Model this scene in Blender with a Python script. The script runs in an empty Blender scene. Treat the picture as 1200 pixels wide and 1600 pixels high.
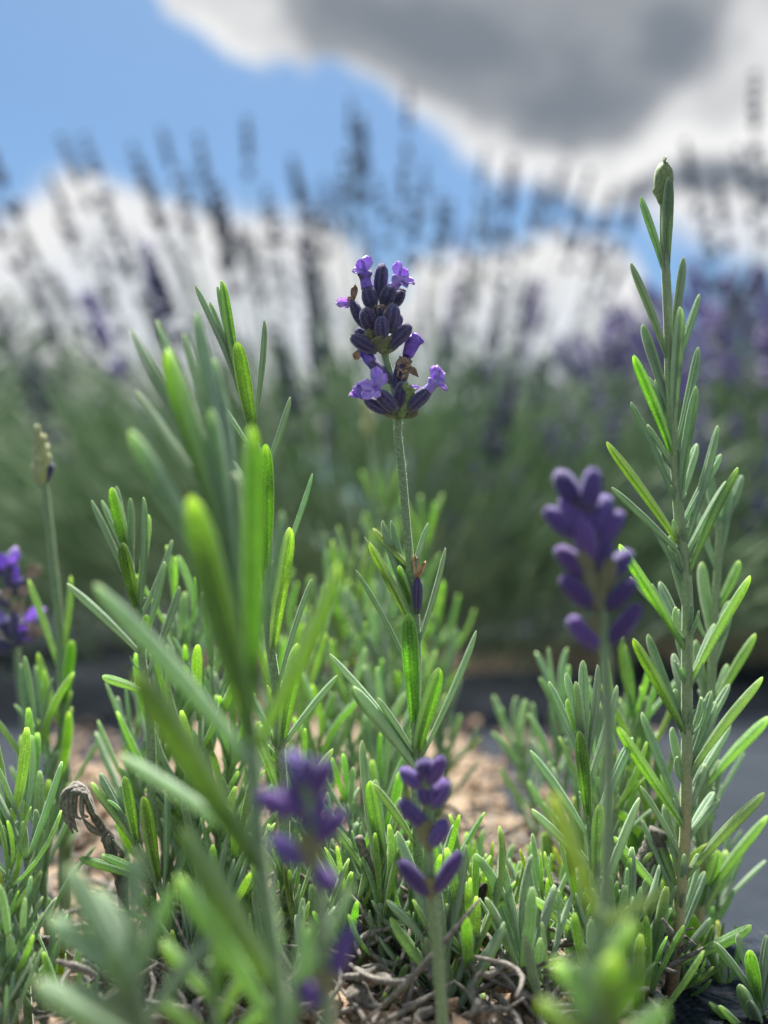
import bpy, math, random
import numpy as np
from mathutils import Vector, Matrix

random.seed(7)
rng = np.random.default_rng(7)
scene = bpy.context.scene
C = scene.collection
R = math.radians

# ------------------------------------------------------------------ camera
FPX = 1386.0                      # focal length in photograph pixels (1200 x 1600)
CAM_Z = 0.09
PITCH = math.atan(100 / FPX)
cd = bpy.data.cameras.new('camera')
cam = bpy.data.objects.new('camera', cd)
C.objects.link(cam)
cam.location = (0, 0, CAM_Z)
cam.rotation_euler = (math.pi / 2 + PITCH, 0, 0)
cd.sensor_fit = 'VERTICAL'
cd.sensor_height = 24
cd.lens = 24 * FPX / 1600
cd.clip_start = 0.005
cd.clip_end = 3000
cd.dof.use_dof = True
cd.dof.focus_distance = 0.181
cd.dof.aperture_fstop = cd.lens / 5.4
scene.camera = cam
FWD = Vector((0, math.cos(PITCH), math.sin(PITCH)))
UP = Vector((0, -math.sin(PITCH), math.cos(PITCH)))


def P(px, py, d):
    """world point at depth d (metres) on the ray of a photograph pixel"""
    return Vector((0, 0, CAM_Z)) + Vector(((px - 600) / FPX * d, 0, 0)) + UP * (-(py - 800) / FPX * d) + FWD * d


def G(px, py, z=0.0):
    v = P(px, py, 1.0) - Vector((0, 0, CAM_Z))
    k = (z - CAM_Z) / v.z
    return Vector((0, 0, CAM_Z)) + v * k


# ------------------------------------------------------------------ light
SUN_EL, SUN_AZ = R(62), R(-8)           # azimuth from +Y, positive to the right
SUN_STRENGTH = 5.0
EXPOSURE = 1.5
scene.view_settings.view_transform = 'Standard'
scene.view_settings.look = 'None'
scene.view_settings.exposure = EXPOSURE
scene.view_settings.gamma = 1
scene.cycles.max_bounces = 7
scene.cycles.diffuse_bounces = 4
scene.cycles.glossy_bounces = 2
scene.cycles.transmission_bounces = 2
scene.cycles.caustics_reflective = False
scene.cycles.caustics_refractive = False
sl = bpy.data.lights.new('sun', 'SUN')
sl.energy = SUN_STRENGTH
sl.angle = R(12)
sl.color = (1.0, 0.95, 0.87)
so = bpy.data.objects.new('sun', sl)
C.objects.link(so)
sdir = Vector((math.sin(SUN_AZ) * math.cos(SUN_EL), math.cos(SUN_AZ) * math.cos(SUN_EL), math.sin(SUN_EL)))
so.rotation_euler = (-sdir).to_track_quat('-Z', 'Y').to_euler()
so.location = (0, 0, 3)


class NT:
    """small helper for node trees"""
    def __init__(s, tree):
        s.t = tree
        tree.nodes.clear()

    def n(s, kind, **kw):
        x = s.t.nodes.new(kind)
        for k, v in kw.items():
            setattr(x, k, v)
        return x

    def link(s, a, b):
        s.t.links.new(a, b)

    def put(s, sock, v):
        if isinstance(v, bpy.types.NodeSocket):
            s.link(v, sock)
        elif v is not None:
            sock.default_value = v

    def m(s, op, a, b=None, c=None, clamp=False):
        x = s.n('ShaderNodeMath', operation=op, use_clamp=clamp)
        for i, v in enumerate((a, b, c)):
            s.put(x.inputs[i], v)
        return x.outputs[0]

    def ramp(s, fac, stops, interp='LINEAR'):
        x = s.n('ShaderNodeValToRGB')
        x.color_ramp.interpolation = interp
        e = x.color_ramp.elements
        while len(e) < len(stops):
            e.new(0.5)
        for i, (p, c) in enumerate(stops):
            e[i].position = p
            e[i].color = (*c, 1) if len(c) == 3 else c
        s.put(x.inputs[0], fac)
        return x.outputs[0]

    def mix(s, fac, a, b, blend='MIX'):
        x = s.n('ShaderNodeMix', data_type='RGBA', blend_type=blend)
        s.put(x.inputs[0], fac)
        for i, v in ((6, a), (7, b)):
            if isinstance(v, tuple):
                v = (*v[:3], 1)
            s.put(x.inputs[i], v)
        return x.outputs[2]

    def noise(s, vec, scale, detail=2, rough=0.5, out=0, distortion=0):
        x = s.n('ShaderNodeTexNoise')
        s.put(x.inputs['Vector'], vec)
        x.inputs['Scale'].default_value = scale
        x.inputs['Detail'].default_value = detail
        x.inputs['Roughness'].default_value = rough
        x.inputs['Distortion'].default_value = distortion
        return x.outputs[out]

    def smooth(s, v, a, b, to0=0, to1=1):
        x = s.n('ShaderNodeMapRange', interpolation_type='SMOOTHSTEP')
        for i, k in enumerate((v, a, b, to0, to1)):
            s.put(x.inputs[i], k)
        return x.outputs[0]


# ------------------------------------------------------------------ sky
def azel(px, py):
    v = (P(px, py, 1) - Vector((0, 0, CAM_Z))).normalized()
    return math.atan2(v.x, v.y), math.asin(v.z)


world = bpy.data.worlds.new('World')
scene.world = world
world.use_nodes = True
world.cycles.sampling_method = 'MANUAL'
world.cycles.sample_map_resolution = 256
w = NT(world.node_tree)
sky = w.n('ShaderNodeTexSky', sky_type='NISHITA', sun_disc=False, sun_elevation=SUN_EL, sun_rotation=SUN_AZ)
sky.air_density = 1.0
sky.dust_density = 0.6
sky.ozone_density = 1.6
tc = w.n('ShaderNodeTexCoord')
gen = tc.outputs['Generated']
sep = w.n('ShaderNodeSeparateXYZ')
w.link(gen, sep.inputs[0])
ns = w.n('ShaderNodeSeparateColor')
w.link(w.noise(gen, 6.0, 4, 0.6, out=1), ns.inputs[0])
nx, ny, nz = (w.m('SUBTRACT', ns.outputs[i], 0.5) for i in range(3))
az = w.m('ADD', w.m('ARCTAN2', sep.outputs[0], sep.outputs[1]), w.m('MULTIPLY', nx, 0.16))
el = w.m('ADD', w.m('ARCSINE', sep.outputs[2]), w.m('MULTIPLY', ny, 0.12))


def blob(px, py, rx, ry, rot=0.0):
    a0, e0 = azel(px, py)
    da, de = w.m('SUBTRACT', az, a0), w.m('SUBTRACT', el, e0)
    c, s_ = math.cos(rot), math.sin(rot)
    u = w.m('ADD', w.m('MULTIPLY', da, c), w.m('MULTIPLY', de, s_))
    v = w.m('SUBTRACT', w.m('MULTIPLY', de, c), w.m('MULTIPLY', da, s_))
    u = w.m('DIVIDE', u, rx / FPX)
    v = w.m('DIVIDE', v, ry / FPX)
    q = w.m('SQRT', w.m('ADD', w.m('MULTIPLY', u, u), w.m('MULTIPLY', v, v)))
    return w.m('SUBTRACT', 1.0, q)


def union(bs):
    o = bs[0]
    for b in bs[1:]:
        o = w.m('SMOOTH_MAX', o, b, 0.25)
    return o


big = union([blob(800, 60, 470, 165, R(-14)), blob(960, 200, 330, 130, R(-8)), blob(430, -50, 290, 120, R(-14)),
             blob(1330, 160, 330, 260), blob(900, -330, 600, 300)])
core = union([blob(740, 70, 400, 95, R(-10)), blob(880, 150, 190, 75), blob(1060, 40, 120, 80), blob(1130, 285, 150, 30), blob(950, -330, 560, 300)])
low = union([blob(200, 480, 300, 190), blob(440, 500, 200, 190), blob(800, 530, 260, 170), blob(640, 600, 420, 130),
             blob(-120, 600, 300, 160), blob(1150, 640, 330, 110)])
# the same kind of broken cumulus everywhere else in the sky
gnoise = w.m('MULTIPLY', w.m('SUBTRACT', w.noise(gen, 1.9, 2, 0.55), 0.47), 3.2)
awayaz = w.smooth(w.m('ABSOLUTE', az), R(36), R(60))
awayel = w.smooth(el, R(46), R(66))
away = w.m('MAXIMUM', awayaz, awayel)
generic = w.m('SUBTRACT', w.m('MULTIPLY', w.m('ADD', gnoise, 1.0), away), 1.0)
fine = w.m('MULTIPLY', nz, 0.55)
mb = w.m('ADD', big, fine)
ml = w.m('ADD', w.m('MAXIMUM', low, generic), fine)
mask_b = w.smooth(mb, 0.04, 0.22)
mask_l = w.smooth(ml, 0.03, 0.28)
K = 1.0 / (2 ** EXPOSURE)
lump = w.noise(gen, 11.0, 3, 0.6)
tb = w.m('ADD', core, w.m('MULTIPLY', w.m('SUBTRACT', lump, 0.5), 1.1))
col_b = w.ramp(w.m('ADD', w.m('MULTIPLY', tb, 0.6), 0.4), [(0.0, (0.78 * K, 0.81 * K, 0.86 * K)), (0.2, (0.95 * K, 0.95 * K, 0.94 * K)),
                    (0.36, (0.74 * K, 0.75 * K, 0.76 * K)), (0.56, (0.34 * K, 0.365 * K, 0.40 * K)), (0.85, (0.225 * K, 0.255 * K, 0.30 * K))], 'EASE')
tl = w.m('ADD', ml, w.m('MULTIPLY', w.m('SUBTRACT', lump, 0.5), 0.7))
col_l = w.ramp(tl, [(0.0, (0.66 * K, 0.74 * K, 0.85 * K)), (0.25, (0.93 * K, 0.92 * K, 0.91 * K)),
                    (0.75, (0.78 * K, 0.82 * K, 0.88 * K))])
skyc = w.n('ShaderNodeVectorMath', operation='MULTIPLY')
w.link(sky.outputs[0], skyc.inputs[0])
SKY = 0.0475
skyc.inputs[1].default_value = (SKY * 0.74, SKY * 0.92, SKY * 0.98)
c1 = w.mix(mask_l, skyc.outputs[0], col_l)
c2 = w.mix(mask_b, c1, col_b)
bg = w.n('ShaderNodeBackground')
w.link(c2, bg.inputs[0])
bg.inputs[1].default_value = 1.0
wo = w.n('ShaderNodeOutputWorld')
w.link(bg.outputs[0], wo.inputs[0])


# ------------------------------------------------------------------ materials
def material(name):
    mt = bpy.data.materials.new(name)
    mt.use_nodes = True
    return mt, NT(mt.node_tree)


def finish(n, color, rough=0.6, sheen=0.0, sheen_tint=(1, 1, 1), sss=0.0, sss_r=(1, 1, 1), sss_s=0.001,
           bump=None, bump_d=0.0001, bump_s=0.5, spec=0.4, sheen_r=0.5):
    p = n.n('ShaderNodeBsdfPrincipled')
    n.put(p.inputs['Base Color'], (*color, 1) if isinstance(color, tuple) else color)
    n.put(p.inputs['Roughness'], rough)
    p.inputs['Specular IOR Level'].default_value = spec
    p.inputs['Sheen Weight'].default_value = sheen
    p.inputs['Sheen Roughness'].default_value = sheen_r
    p.inputs['Sheen Tint'].default_value = (*sheen_tint, 1)
    p.inputs['Subsurface Weight'].default_value = sss
    p.inputs['Subsurface Radius'].default_value = sss_r
    p.inputs['Subsurface Scale'].default_value = sss_s
    if bump is not None:
        b = n.n('ShaderNodeBump')
        b.inputs['Strength'].default_value = bump_s
        b.inputs['Distance'].default_value = bump_d
        n.link(bump, b.inputs['Height'])
        n.link(b.outputs[0], p.inputs['Normal'])
    o = n.n('ShaderNodeOutputMaterial')
    n.link(p.outputs[0], o.inputs[0])
    return p


def attr(n, name):
    a = n.n('ShaderNodeAttribute', attribute_name=name)
    return a.outputs['Fac']


def leaf_material(name, top, under, tip, glow, through):
    mt, n = material(name)
    along, across, side = attr(n, 'along'), attr(n, 'across'), attr(n, 'side')
    oc = n.n('ShaderNodeNewGeometry').outputs['Position']
    rnd = n.n('ShaderNodeObjectInfo').outputs['Random']
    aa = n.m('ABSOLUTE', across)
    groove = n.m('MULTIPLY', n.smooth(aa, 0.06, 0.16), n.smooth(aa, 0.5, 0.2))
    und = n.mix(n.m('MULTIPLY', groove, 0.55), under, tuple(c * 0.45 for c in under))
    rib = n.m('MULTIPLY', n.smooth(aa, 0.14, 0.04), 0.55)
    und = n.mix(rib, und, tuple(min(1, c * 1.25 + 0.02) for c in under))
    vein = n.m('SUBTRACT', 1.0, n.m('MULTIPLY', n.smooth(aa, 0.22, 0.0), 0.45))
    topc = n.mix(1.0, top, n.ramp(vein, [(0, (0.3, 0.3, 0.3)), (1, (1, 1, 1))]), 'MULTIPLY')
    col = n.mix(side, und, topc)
    # woolly speckle of pale hairs and soft blotches
    sp = n.noise(oc, 2300, 3, 0.7)
    col = n.mix(n.m('MULTIPLY', n.smooth(sp, 0.48, 0.66), 0.6), col, (0.44, 0.53, 0.39))
    bl = n.noise(oc, 420, 3, 0.6)
    col = n.mix(n.m('MULTIPLY', n.smooth(bl, 0.35, 0.7), 0.35), col, tuple(c * 0.6 for c in top))
    col = n.mix(n.smooth(along, 0.90, 1.0, 0, 0.75), col, tip)
    col = n.mix(n.smooth(aa, 0.80, 1.0, 0, 0.55), col, (0.44, 0.53, 0.38))
    hsv = n.n('ShaderNodeHueSaturation')
    n.put(hsv.inputs['Hue'], n.m('ADD', 0.492, n.m('MULTIPLY', rnd, 0.03)))
    n.put(hsv.inputs['Saturation'], n.m('ADD', 0.80, n.m('MULTIPLY', n.m('FRACT', n.m('MULTIPLY', rnd, 7.3)), 0.3)))
    n.put(hsv.inputs['Value'], n.m('ADD', 0.82, n.m('MULTIPLY', n.m('FRACT', n.m('MULTIPLY', rnd, 13.7)), 0.36)))
    n.link(col, hsv.inputs['Color'])
    p = finish(n, hsv.outputs[0], rough=0.78, sheen=0.35, sheen_tint=(0.86, 1.0, 0.82),
               bump=sp, bump_d=0.00025, bump_s=0.6, spec=0.15)
    # light shining through the blade
    tr = n.n('ShaderNodeBsdfTranslucent')
    n.link(n.mix(1.0, hsv.outputs[0], through, 'MULTIPLY'), tr.inputs[0])
    mx = n.n('ShaderNodeMixShader')
    mx.inputs[0].default_value = glow
    n.link(p.outputs[0], mx.inputs[1])
    n.link(tr.outputs[0], mx.inputs[2])
    out = [q for q in n.t.nodes if q.type == 'OUTPUT_MATERIAL'][0]
    n.link(mx.outputs[0], out.inputs[0])
    return mt


M = {}
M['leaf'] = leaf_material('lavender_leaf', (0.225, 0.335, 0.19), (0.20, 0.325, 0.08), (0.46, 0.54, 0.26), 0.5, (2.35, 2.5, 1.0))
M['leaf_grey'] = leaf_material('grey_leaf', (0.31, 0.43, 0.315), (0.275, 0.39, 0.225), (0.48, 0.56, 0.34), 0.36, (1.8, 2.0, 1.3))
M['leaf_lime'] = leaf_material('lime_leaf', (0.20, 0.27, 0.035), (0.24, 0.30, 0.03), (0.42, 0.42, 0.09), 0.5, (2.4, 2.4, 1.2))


def simple(name, colors, scale, rough=0.7, sheen=0.0, tint=(1, 1, 1), bump_d=0.0003, bump_s=0.6, detail=4, sss=0.0, sss_r=(1, 1, 1),
           sss_s=0.001, var=0.0, spec=0.3, stretch=None):
    mt, n = material(name)
    oc = n.n('ShaderNodeNewGeometry').outputs['Position']
    if stretch:
        mp = n.n('ShaderNodeMapping')
        n.link(oc, mp.inputs[0])
        mp.inputs['Scale'].default_value = stretch
        oc = mp.outputs[0]
    f = n.noise(oc, scale, detail, 0.6)
    k = len(colors)
    col = n.ramp(f, [(0.28 + 0.44 * i / max(1, k - 1), c) for i, c in enumerate(colors)])
    if var:
        rnd = n.n('ShaderNodeObjectInfo').outputs['Random']
        hsv = n.n('ShaderNodeHueSaturation')
        n.put(hsv.inputs['Hue'], n.m('ADD', 0.5 - 0.15 * var, n.m('MULTIPLY', rnd, 0.3 * var)))
        n.put(hsv.inputs['Value'], n.m('ADD', 1 - var, n.m('MULTIPLY', n.m('FRACT', n.m('MULTIPLY', rnd, 9.1)), 2 * var)))
        n.link(col, hsv.inputs['Color'])
        col = hsv.outputs[0]
    finish(n, col, rough, sheen, tint, sss, sss_r, sss_s, f, bump_d, bump_s, spec)
    return mt


M['stem'] = simple('green_stem', [(0.13, 0.21, 0.09), (0.21, 0.30, 0.15), (0.36, 0.45, 0.29)], 2200, 0.6, 0.35, (0.9, 1, 0.85), 0.0001, 0.5, sss=0.35,
                   sss_r=(0.6, 1, 0.3), sss_s=0.0008)


def stem_wood_material():
    mt, n = material('ageing_stem')
    oc = n.n('ShaderNodeNewGeometry').outputs['Position']
    along = attr(n, 'along')
    f = n.noise(oc, 1500, 4, 0.6)
    g = n.ramp(f, [(0.3, (0.21, 0.30, 0.13)), (0.7, (0.36, 0.43, 0.26))])
    y = n.ramp(f, [(0.3, (0.36, 0.33, 0.14)), (0.7, (0.50, 0.44, 0.25))])
    b = n.ramp(f, [(0.3, (0.10, 0.055, 0.03)), (0.7, (0.24, 0.15, 0.09))])
    c = n.mix(n.smooth(along, 0.45, 0.27), g, y)
    c = n.mix(n.smooth(along, 0.17, 0.08), c, b)
    finish(n, c, 0.65, 0.25, (0.9, 1, 0.85), 0.25, (0.7, 1, 0.3), 0.0008, f, 0.00015, 0.6, 0.3)
    return mt


M['stem_wood'] = stem_wood_material()


def calyx_material(name, base, mid, edge, sheen, foot=(0.13, 0.15, 0.06)):
    mt, n = material(name)
    along, across = attr(n, 'along'), attr(n, 'across')
    oc = n.n('ShaderNodeNewGeometry').outputs['Position']
    f = n.noise(oc, 2200, 4, 0.7)
    rnd = n.n('ShaderNodeObjectInfo').outputs['Random']
    c = n.mix(n.smooth(f, 0.35, 0.7), base, mid)
    c = n.mix(n.smooth(across, 0.0, 1.0, 0, 0.45), c, edge)       # the raised ribs are paler
    c = n.mix(n.smooth(along, 0.26, 0.0, 0, 0.85), c, foot)
    hsv = n.n('ShaderNodeHueSaturation')
    n.put(hsv.inputs['Hue'], n.m('ADD', 0.485, n.m('MULTIPLY', rnd, 0.03)))
    n.put(hsv.inputs['Value'], n.m('ADD', 0.75, n.m('MULTIPLY', n.m('FRACT', n.m('MULTIPLY', rnd, 9.7)), 0.6)))
    n.link(c, hsv.inputs['Color'])
    finish(n, hsv.outputs[0], 0.65, sheen, (0.72, 0.72, 1.0), 0.1, (0.6, 0.4, 1), 0.0006, f, 0.00025, 0.7, 0.15)
    return mt


M['calyx'] = calyx_material('dusky_calyx', (0.044, 0.034, 0.095), (0.085, 0.064, 0.165), (0.19, 0.17, 0.27), 0.45)
M['calyx_violet'] = calyx_material('violet_calyx', (0.035, 0.016, 0.105), (0.10, 0.05, 0.25), (0.24, 0.17, 0.40), 0.45)
M['corolla'] = simple('lilac_petal', [(0.26, 0.16, 0.62), (0.40, 0.28, 0.76), (0.52, 0.40, 0.85)], 900, 0.55, 0.2, (0.9, 0.85, 1), 0.0001, 0.4,
                      sss=0.5, sss_r=(0.7, 0.5, 1), sss_s=0.0008, var=0.08)
M['corolla_deep'] = simple('deep_violet_petal', [(0.14, 0.07, 0.42), (0.24, 0.13, 0.58), (0.34, 0.22, 0.68)], 900, 0.55, 0.2, (0.9, 0.85, 1), 0.0001, 0.4,
                           sss=0.4, sss_r=(0.7, 0.5, 1), sss_s=0.0008, var=0.08)
M['withered'] = simple('withered_petal', [(0.22, 0.145, 0.115), (0.40, 0.28, 0.22), (0.58, 0.44, 0.36)], 1500, 0.8, 0.1, (1, 0.9, 0.8), 0.0003, 0.8, var=0.05)
M['straw'] = simple('straw_petal', [(0.46, 0.27, 0.14), (0.64, 0.42, 0.25), (0.75, 0.56, 0.38)], 1500, 0.75, 0.1, (1, 0.9, 0.8), 0.0002, 0.6)
M['bract'] = simple('bract', [(0.10, 0.115, 0.06), (0.19, 0.19, 0.10), (0.29, 0.26, 0.17)], 1600, 0.65, 0.3, (0.9, 1, 0.85), 0.0001, 0.5, sss=0.3,
                    sss_r=(0.8, 1, 0.3), sss_s=0.0006)
M['bud'] = simple('green_bud', [(0.10, 0.16, 0.06), (0.20, 0.27, 0.10), (0.34, 0.38, 0.18)], 1300, 0.65, 0.3, (0.9, 1, 0.85), 0.0001, 0.5, sss=0.3,
                  sss_r=(0.7, 1, 0.3), sss_s=0.0006)
M['bud_pale'] = simple('pale_bud', [(0.24, 0.28, 0.10), (0.42, 0.44, 0.20), (0.55, 0.54, 0.32)], 1300, 0.65, 0.3, (1, 1, 0.85), 0.0001, 0.5, var=0.05)
M['fuzz'] = simple('pale_fuzz', [(0.62, 0.70, 0.58), (0.75, 0.80, 0.70)], 900, 0.6)
M['fuzz_violet'] = simple('violet_fuzz', [(0.34, 0.33, 0.48), (0.50, 0.48, 0.62)], 900, 0.6)
M['dead_wood'] = simple('grey_dead_wood', [(0.055, 0.05, 0.045), (0.16, 0.145, 0.13), (0.30, 0.275, 0.25)], 1100, 0.85, 0.0, bump_d=0.0006, bump_s=0.9, var=0.06)
M['dead_leaf'] = simple('grey_dead_leaf', [(0.07, 0.065, 0.06), (0.19, 0.175, 0.155), (0.36, 0.33, 0.29)], 1500, 0.8, 0.1, bump_d=0.0004, bump_s=0.8, var=0.1)
M['tan_bit'] = simple('tan_bark_chip', [(0.14, 0.10, 0.065), (0.32, 0.24, 0.16), (0.52, 0.42, 0.31)], 700, 0.85, 0.0, bump_d=0.0008, bump_s=0.9, var=0.12)
M['black_leaf'] = None
mt, n = material('black_tipped_leaf')
f = n.noise(n.n('ShaderNodeNewGeometry').outputs['Position'], 900, 3, 0.6)
al = n.m('ADD', attr(n, 'along'), n.m('MULTIPLY', n.m('SUBTRACT', f, 0.5), 0.25))
finish(n, n.ramp(al, [(0.0, (0.20, 0.22, 0.03)), (0.36, (0.36, 0.34, 0.04)), (0.44, (0.03, 0.025, 0.02)), (0.75, (0.05, 0.04, 0.035)), (1.0, (0.02, 0.018, 0.016))]),
       0.7, 0.1, bump=f, bump_d=0.0004, bump_s=0.8)
M['black_leaf'] = mt
# background bushes
M['far_stem'] = simple('bush_stem', [(0.13, 0.19, 0.12), (0.20, 0.27, 0.18), (0.28, 0.34, 0.25)], 60, 0.6, 0.1, sss=0.0, var=0.12)
M['far_leaf'] = simple('bush_leaf', [(0.13, 0.205, 0.105), (0.20, 0.30, 0.155), (0.30, 0.40, 0.25)], 22, 0.6, 0.15, (0.9, 1, 0.85), bump_d=0.001)
M['far_spike'] = simple('bush_flower_spike', [(0.026, 0.036, 0.065), (0.045, 0.06, 0.105), (0.085, 0.10, 0.165)], 160, 0.7, 0.25, (0.75, 0.75, 1), var=0.1)
M['far_spike_violet'] = simple('bush_violet_spike', [(0.10, 0.09, 0.21), (0.18, 0.15, 0.36), (0.34, 0.28, 0.60)], 160, 0.7, 0.25, (0.8, 0.75, 1), var=0.12)


# ------------------------------------------------------------------ mesh helpers
def mesh_obj(name, verts, faces, mat, parent=None, attrs=None, smooth=True, origin=None):
    me = bpy.data.meshes.new(name)
    v = np.asarray(verts, dtype=np.float64)
    if origin is not None:
        v = v - np.array(origin)
    me.from_pydata(v.tolist(), [], faces)
    if attrs:
        for k, a in attrs.items():
            at = me.attributes.new(k, 'FLOAT', 'POINT')
            at.data.foreach_set('value', np.asarray(a, dtype=np.float32))
    if smooth:
        me.polygons.foreach_set('use_smooth', np.ones(len(me.polygons), dtype=bool))
    me.materials.append(mat)
    o = bpy.data.objects.new(name, me)
    C.objects.link(o)
    if parent is not None:
        o.parent = parent
    return o


def thing(name, label, cat, loc, group=None):
    o = bpy.data.objects.new(name, None)
    o.empty_display_size = 0.01
    C.objects.link(o)
    o.location = loc
    tag(o, label, cat, group)
    return o


def tag(o, label=None, cat=None, group=None, kind=None):
    if label:
        o['label'] = label
    if cat:
        o['category'] = cat
    if group:
        o['group'] = group
    if kind:
        o['kind'] = kind
    return o


def catmull(pts, per=6):
    pts = [np.array(p, float) for p in pts]
    if len(pts) < 3:
        return np.array([pts[0] + (pts[-1] - pts[0]) * t for t in np.linspace(0, 1, per + 1)])
    ext = [2 * pts[0] - pts[1]] + pts + [2 * pts[-1] - pts[-2]]
    out = []
    for i in range(1, len(ext) - 2):
        a, b, c, d = ext[i - 1:i + 3]
        for t in np.linspace(0, 1, per, endpoint=False):
            out.append(0.5 * (2 * b + (c - a) * t + (2 * a - 5 * b + 4 * c - d) * t * t + (3 * b - a - 3 * c + d) * t ** 3))
    out.append(pts[-1])
    return np.array(out)


def frames(path, hint=(0.3, -1, 0.15)):
    T = np.gradient(path, axis=0)
    T /= np.linalg.norm(T, axis=1)[:, None] + 1e-12
    S = np.zeros_like(T)
    h = np.array(hint, float)
    for i in range(len(T)):
        s = h - T[i] * np.dot(h, T[i])
        s /= np.linalg.norm(s) + 1e-12
        S[i] = s
        h = s
    return T, S, np.cross(T, S)


def tube(path, radii, n=8, square=0.0, knots=0.0, wob=0.0, seed=0):
    path = np.asarray(path, float)
    r = np.interp(np.linspace(0, 1, len(path)), np.linspace(0, 1, len(radii)), radii)
    T, S, N = frames(path)
    lr = np.random.default_rng(seed)
    V, A = [], []
    for i, p in enumerate(path):
        k = r[i] * (1 + wob * lr.normal())
        for j in range(n):
            a = 2 * math.pi * j / n
            q = k * (1 + square * math.cos(4 * a))
            V.append(p + S[i] * q * math.cos(a) + N[i] * q * math.sin(a))
            A.append(i / (len(path) - 1))
    Fc = []
    for i in range(len(path) - 1):
        for j in range(n):
            k = (j + 1) % n
            Fc.append((i * n + j, i * n + k, (i + 1) * n + k, (i + 1) * n + j))
    Fc.append(tuple(range(n - 1, -1, -1)))
    Fc.append(tuple((len(path) - 1) * n + j for j in range(n)))
    return np.array(V), Fc, A


RING = [(-1.0, -0.22, 1), (-0.86, 0.10, 1), (-0.5, 0.22, 1), (-0.16, 0.17, 1), (0.0, 0.04, 1), (0.16, 0.17, 1), (0.5, 0.22, 1), (0.86, 0.10, 1),
        (1.0, -0.22, 1), (0.82, -0.46, 0), (0.50, -0.24, 0), (0.17, -0.18, 0), (0.0, -0.36, 0), (-0.17, -0.18, 0), (-0.50, -0.24, 0), (-0.82, -0.46, 0)]
RING_LOW = [(-1.0, -0.2, 1), (-0.5, 0.20, 1), (0.0, 0.06, 1), (0.5, 0.20, 1), (1.0, -0.2, 1), (0.55, -0.36, 0), (0.0, -0.34, 0), (-0.55, -0.36, 0)]
TS = [0, .10, .22, .36, .5, .63, .75, .84, .91, .955, .985, 1.0]
TS_LOW = [0, .2, .42, .64, .82, .93, .985]


def leaf_width(t):
    a = 0.50 + 0.50 * min(1, t / 0.55) ** 0.9 if t < 0.55 else 1.0
    if t > 0.62:
        q = (t - 0.62) / 0.38
        a *= math.sqrt(max(0, 1 - q ** 3.2)) if q < 1 else 0
    return max(a, 0.10)


def leaf_geo(base, tip, width, face, bow=0.0, side_bow=0.0, low=False, twist=0.0, fold=1.0):
    """revolute strap leaf; face = direction the upper side looks to"""
    b, t = np.array(base, float), np.array(tip, float)
    L = np.linalg.norm(t - b)
    ax = (t - b) / L
    f = np.array(face, float)
    f = f - ax * np.dot(f, ax)
    if np.linalg.norm(f) < 1e-6:
        f = np.cross(ax, (0.3, 0.7, 0.2))
    f /= np.linalg.norm(f)
    s = np.cross(f, ax)
    mid = (b + t) / 2 + f * bow * L + s * side_bow * L
    ring, ts = (RING_LOW, TS_LOW) if low else (RING, TS)
    V, al, ac, sd = [], [], [], []
    for u in ts:
        p = b * (1 - u) ** 2 + 2 * mid * u * (1 - u) + t * u * u
        T = 2 * (1 - u) * (mid - b) + 2 * u * (t - mid)
        T /= np.linalg.norm(T)
        a = twist * u
        n_ = f - T * np.dot(f, T)
        n_ /= np.linalg.norm(n_)
        s_ = np.cross(n_, T)
        n2, s2 = n_ * math.cos(a) + s_ * math.sin(a), s_ * math.cos(a) - n_ * math.sin(a)
        h = width * 0.5 * leaf_width(u)
        for x, y, q in ring:
            V.append(p + s2 * h * x * (1.0 if fold >= 1 else fold) + n2 * h * y * 1.7)
            al.append(u)
            ac.append(x)
            sd.append(q)
    nr = len(ring)
    Fc = []
    for i in range(len(ts) - 1):
        for j in range(nr):
            k = (j + 1) % nr
            Fc.append((i * nr + j, i * nr + k, (i + 1) * nr + k, (i + 1) * nr + j))
    Fc.append(tuple(range(nr - 1, -1, -1)))
    e = (len(ts) - 1) * nr
    Fc.append(tuple(e + j for j in range(nr)))
    return np.array(V), Fc, dict(along=al, across=ac, side=sd)


def fuzz_for(geos, n_per, length, seed, dens=1.5):
    """short woolly hairs standing on a list of (verts, faces)"""
    lr = np.random.default_rng(seed)
    V, Fc = [], []
    for verts, faces in geos:
        quads = [f for f in faces if len(f) == 4]
        ctr = None
        for q in lr.integers(0, len(quads), int(n_per * dens)):
            a, b, c, d = (verts[i] for i in quads[q])
            u, v = lr.random(2)
            p = a * (1 - u) * (1 - v) + b * u * (1 - v) + c * u * v + d * (1 - u) * v
            nn = np.cross(b - a, d - a)
            l = np.linalg.norm(nn)
            if l < 1e-14:
                continue
            nn = nn / l + lr.normal(0, 0.35, 3)
            nn /= np.linalg.norm(nn)
            sd = np.cross(nn, lr.normal(0, 1, 3))
            sd /= np.linalg.norm(sd) + 1e-9
            h = length * lr.uniform(0.6, 1.9)
            k = len(V)
            wd = 0.00003
            V += [p - sd * wd - nn * 0.00003, p + sd * wd - nn * 0.00003, p + nn * h]
            Fc.append((k, k + 1, k + 2))
    return np.array(V), Fc


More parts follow.
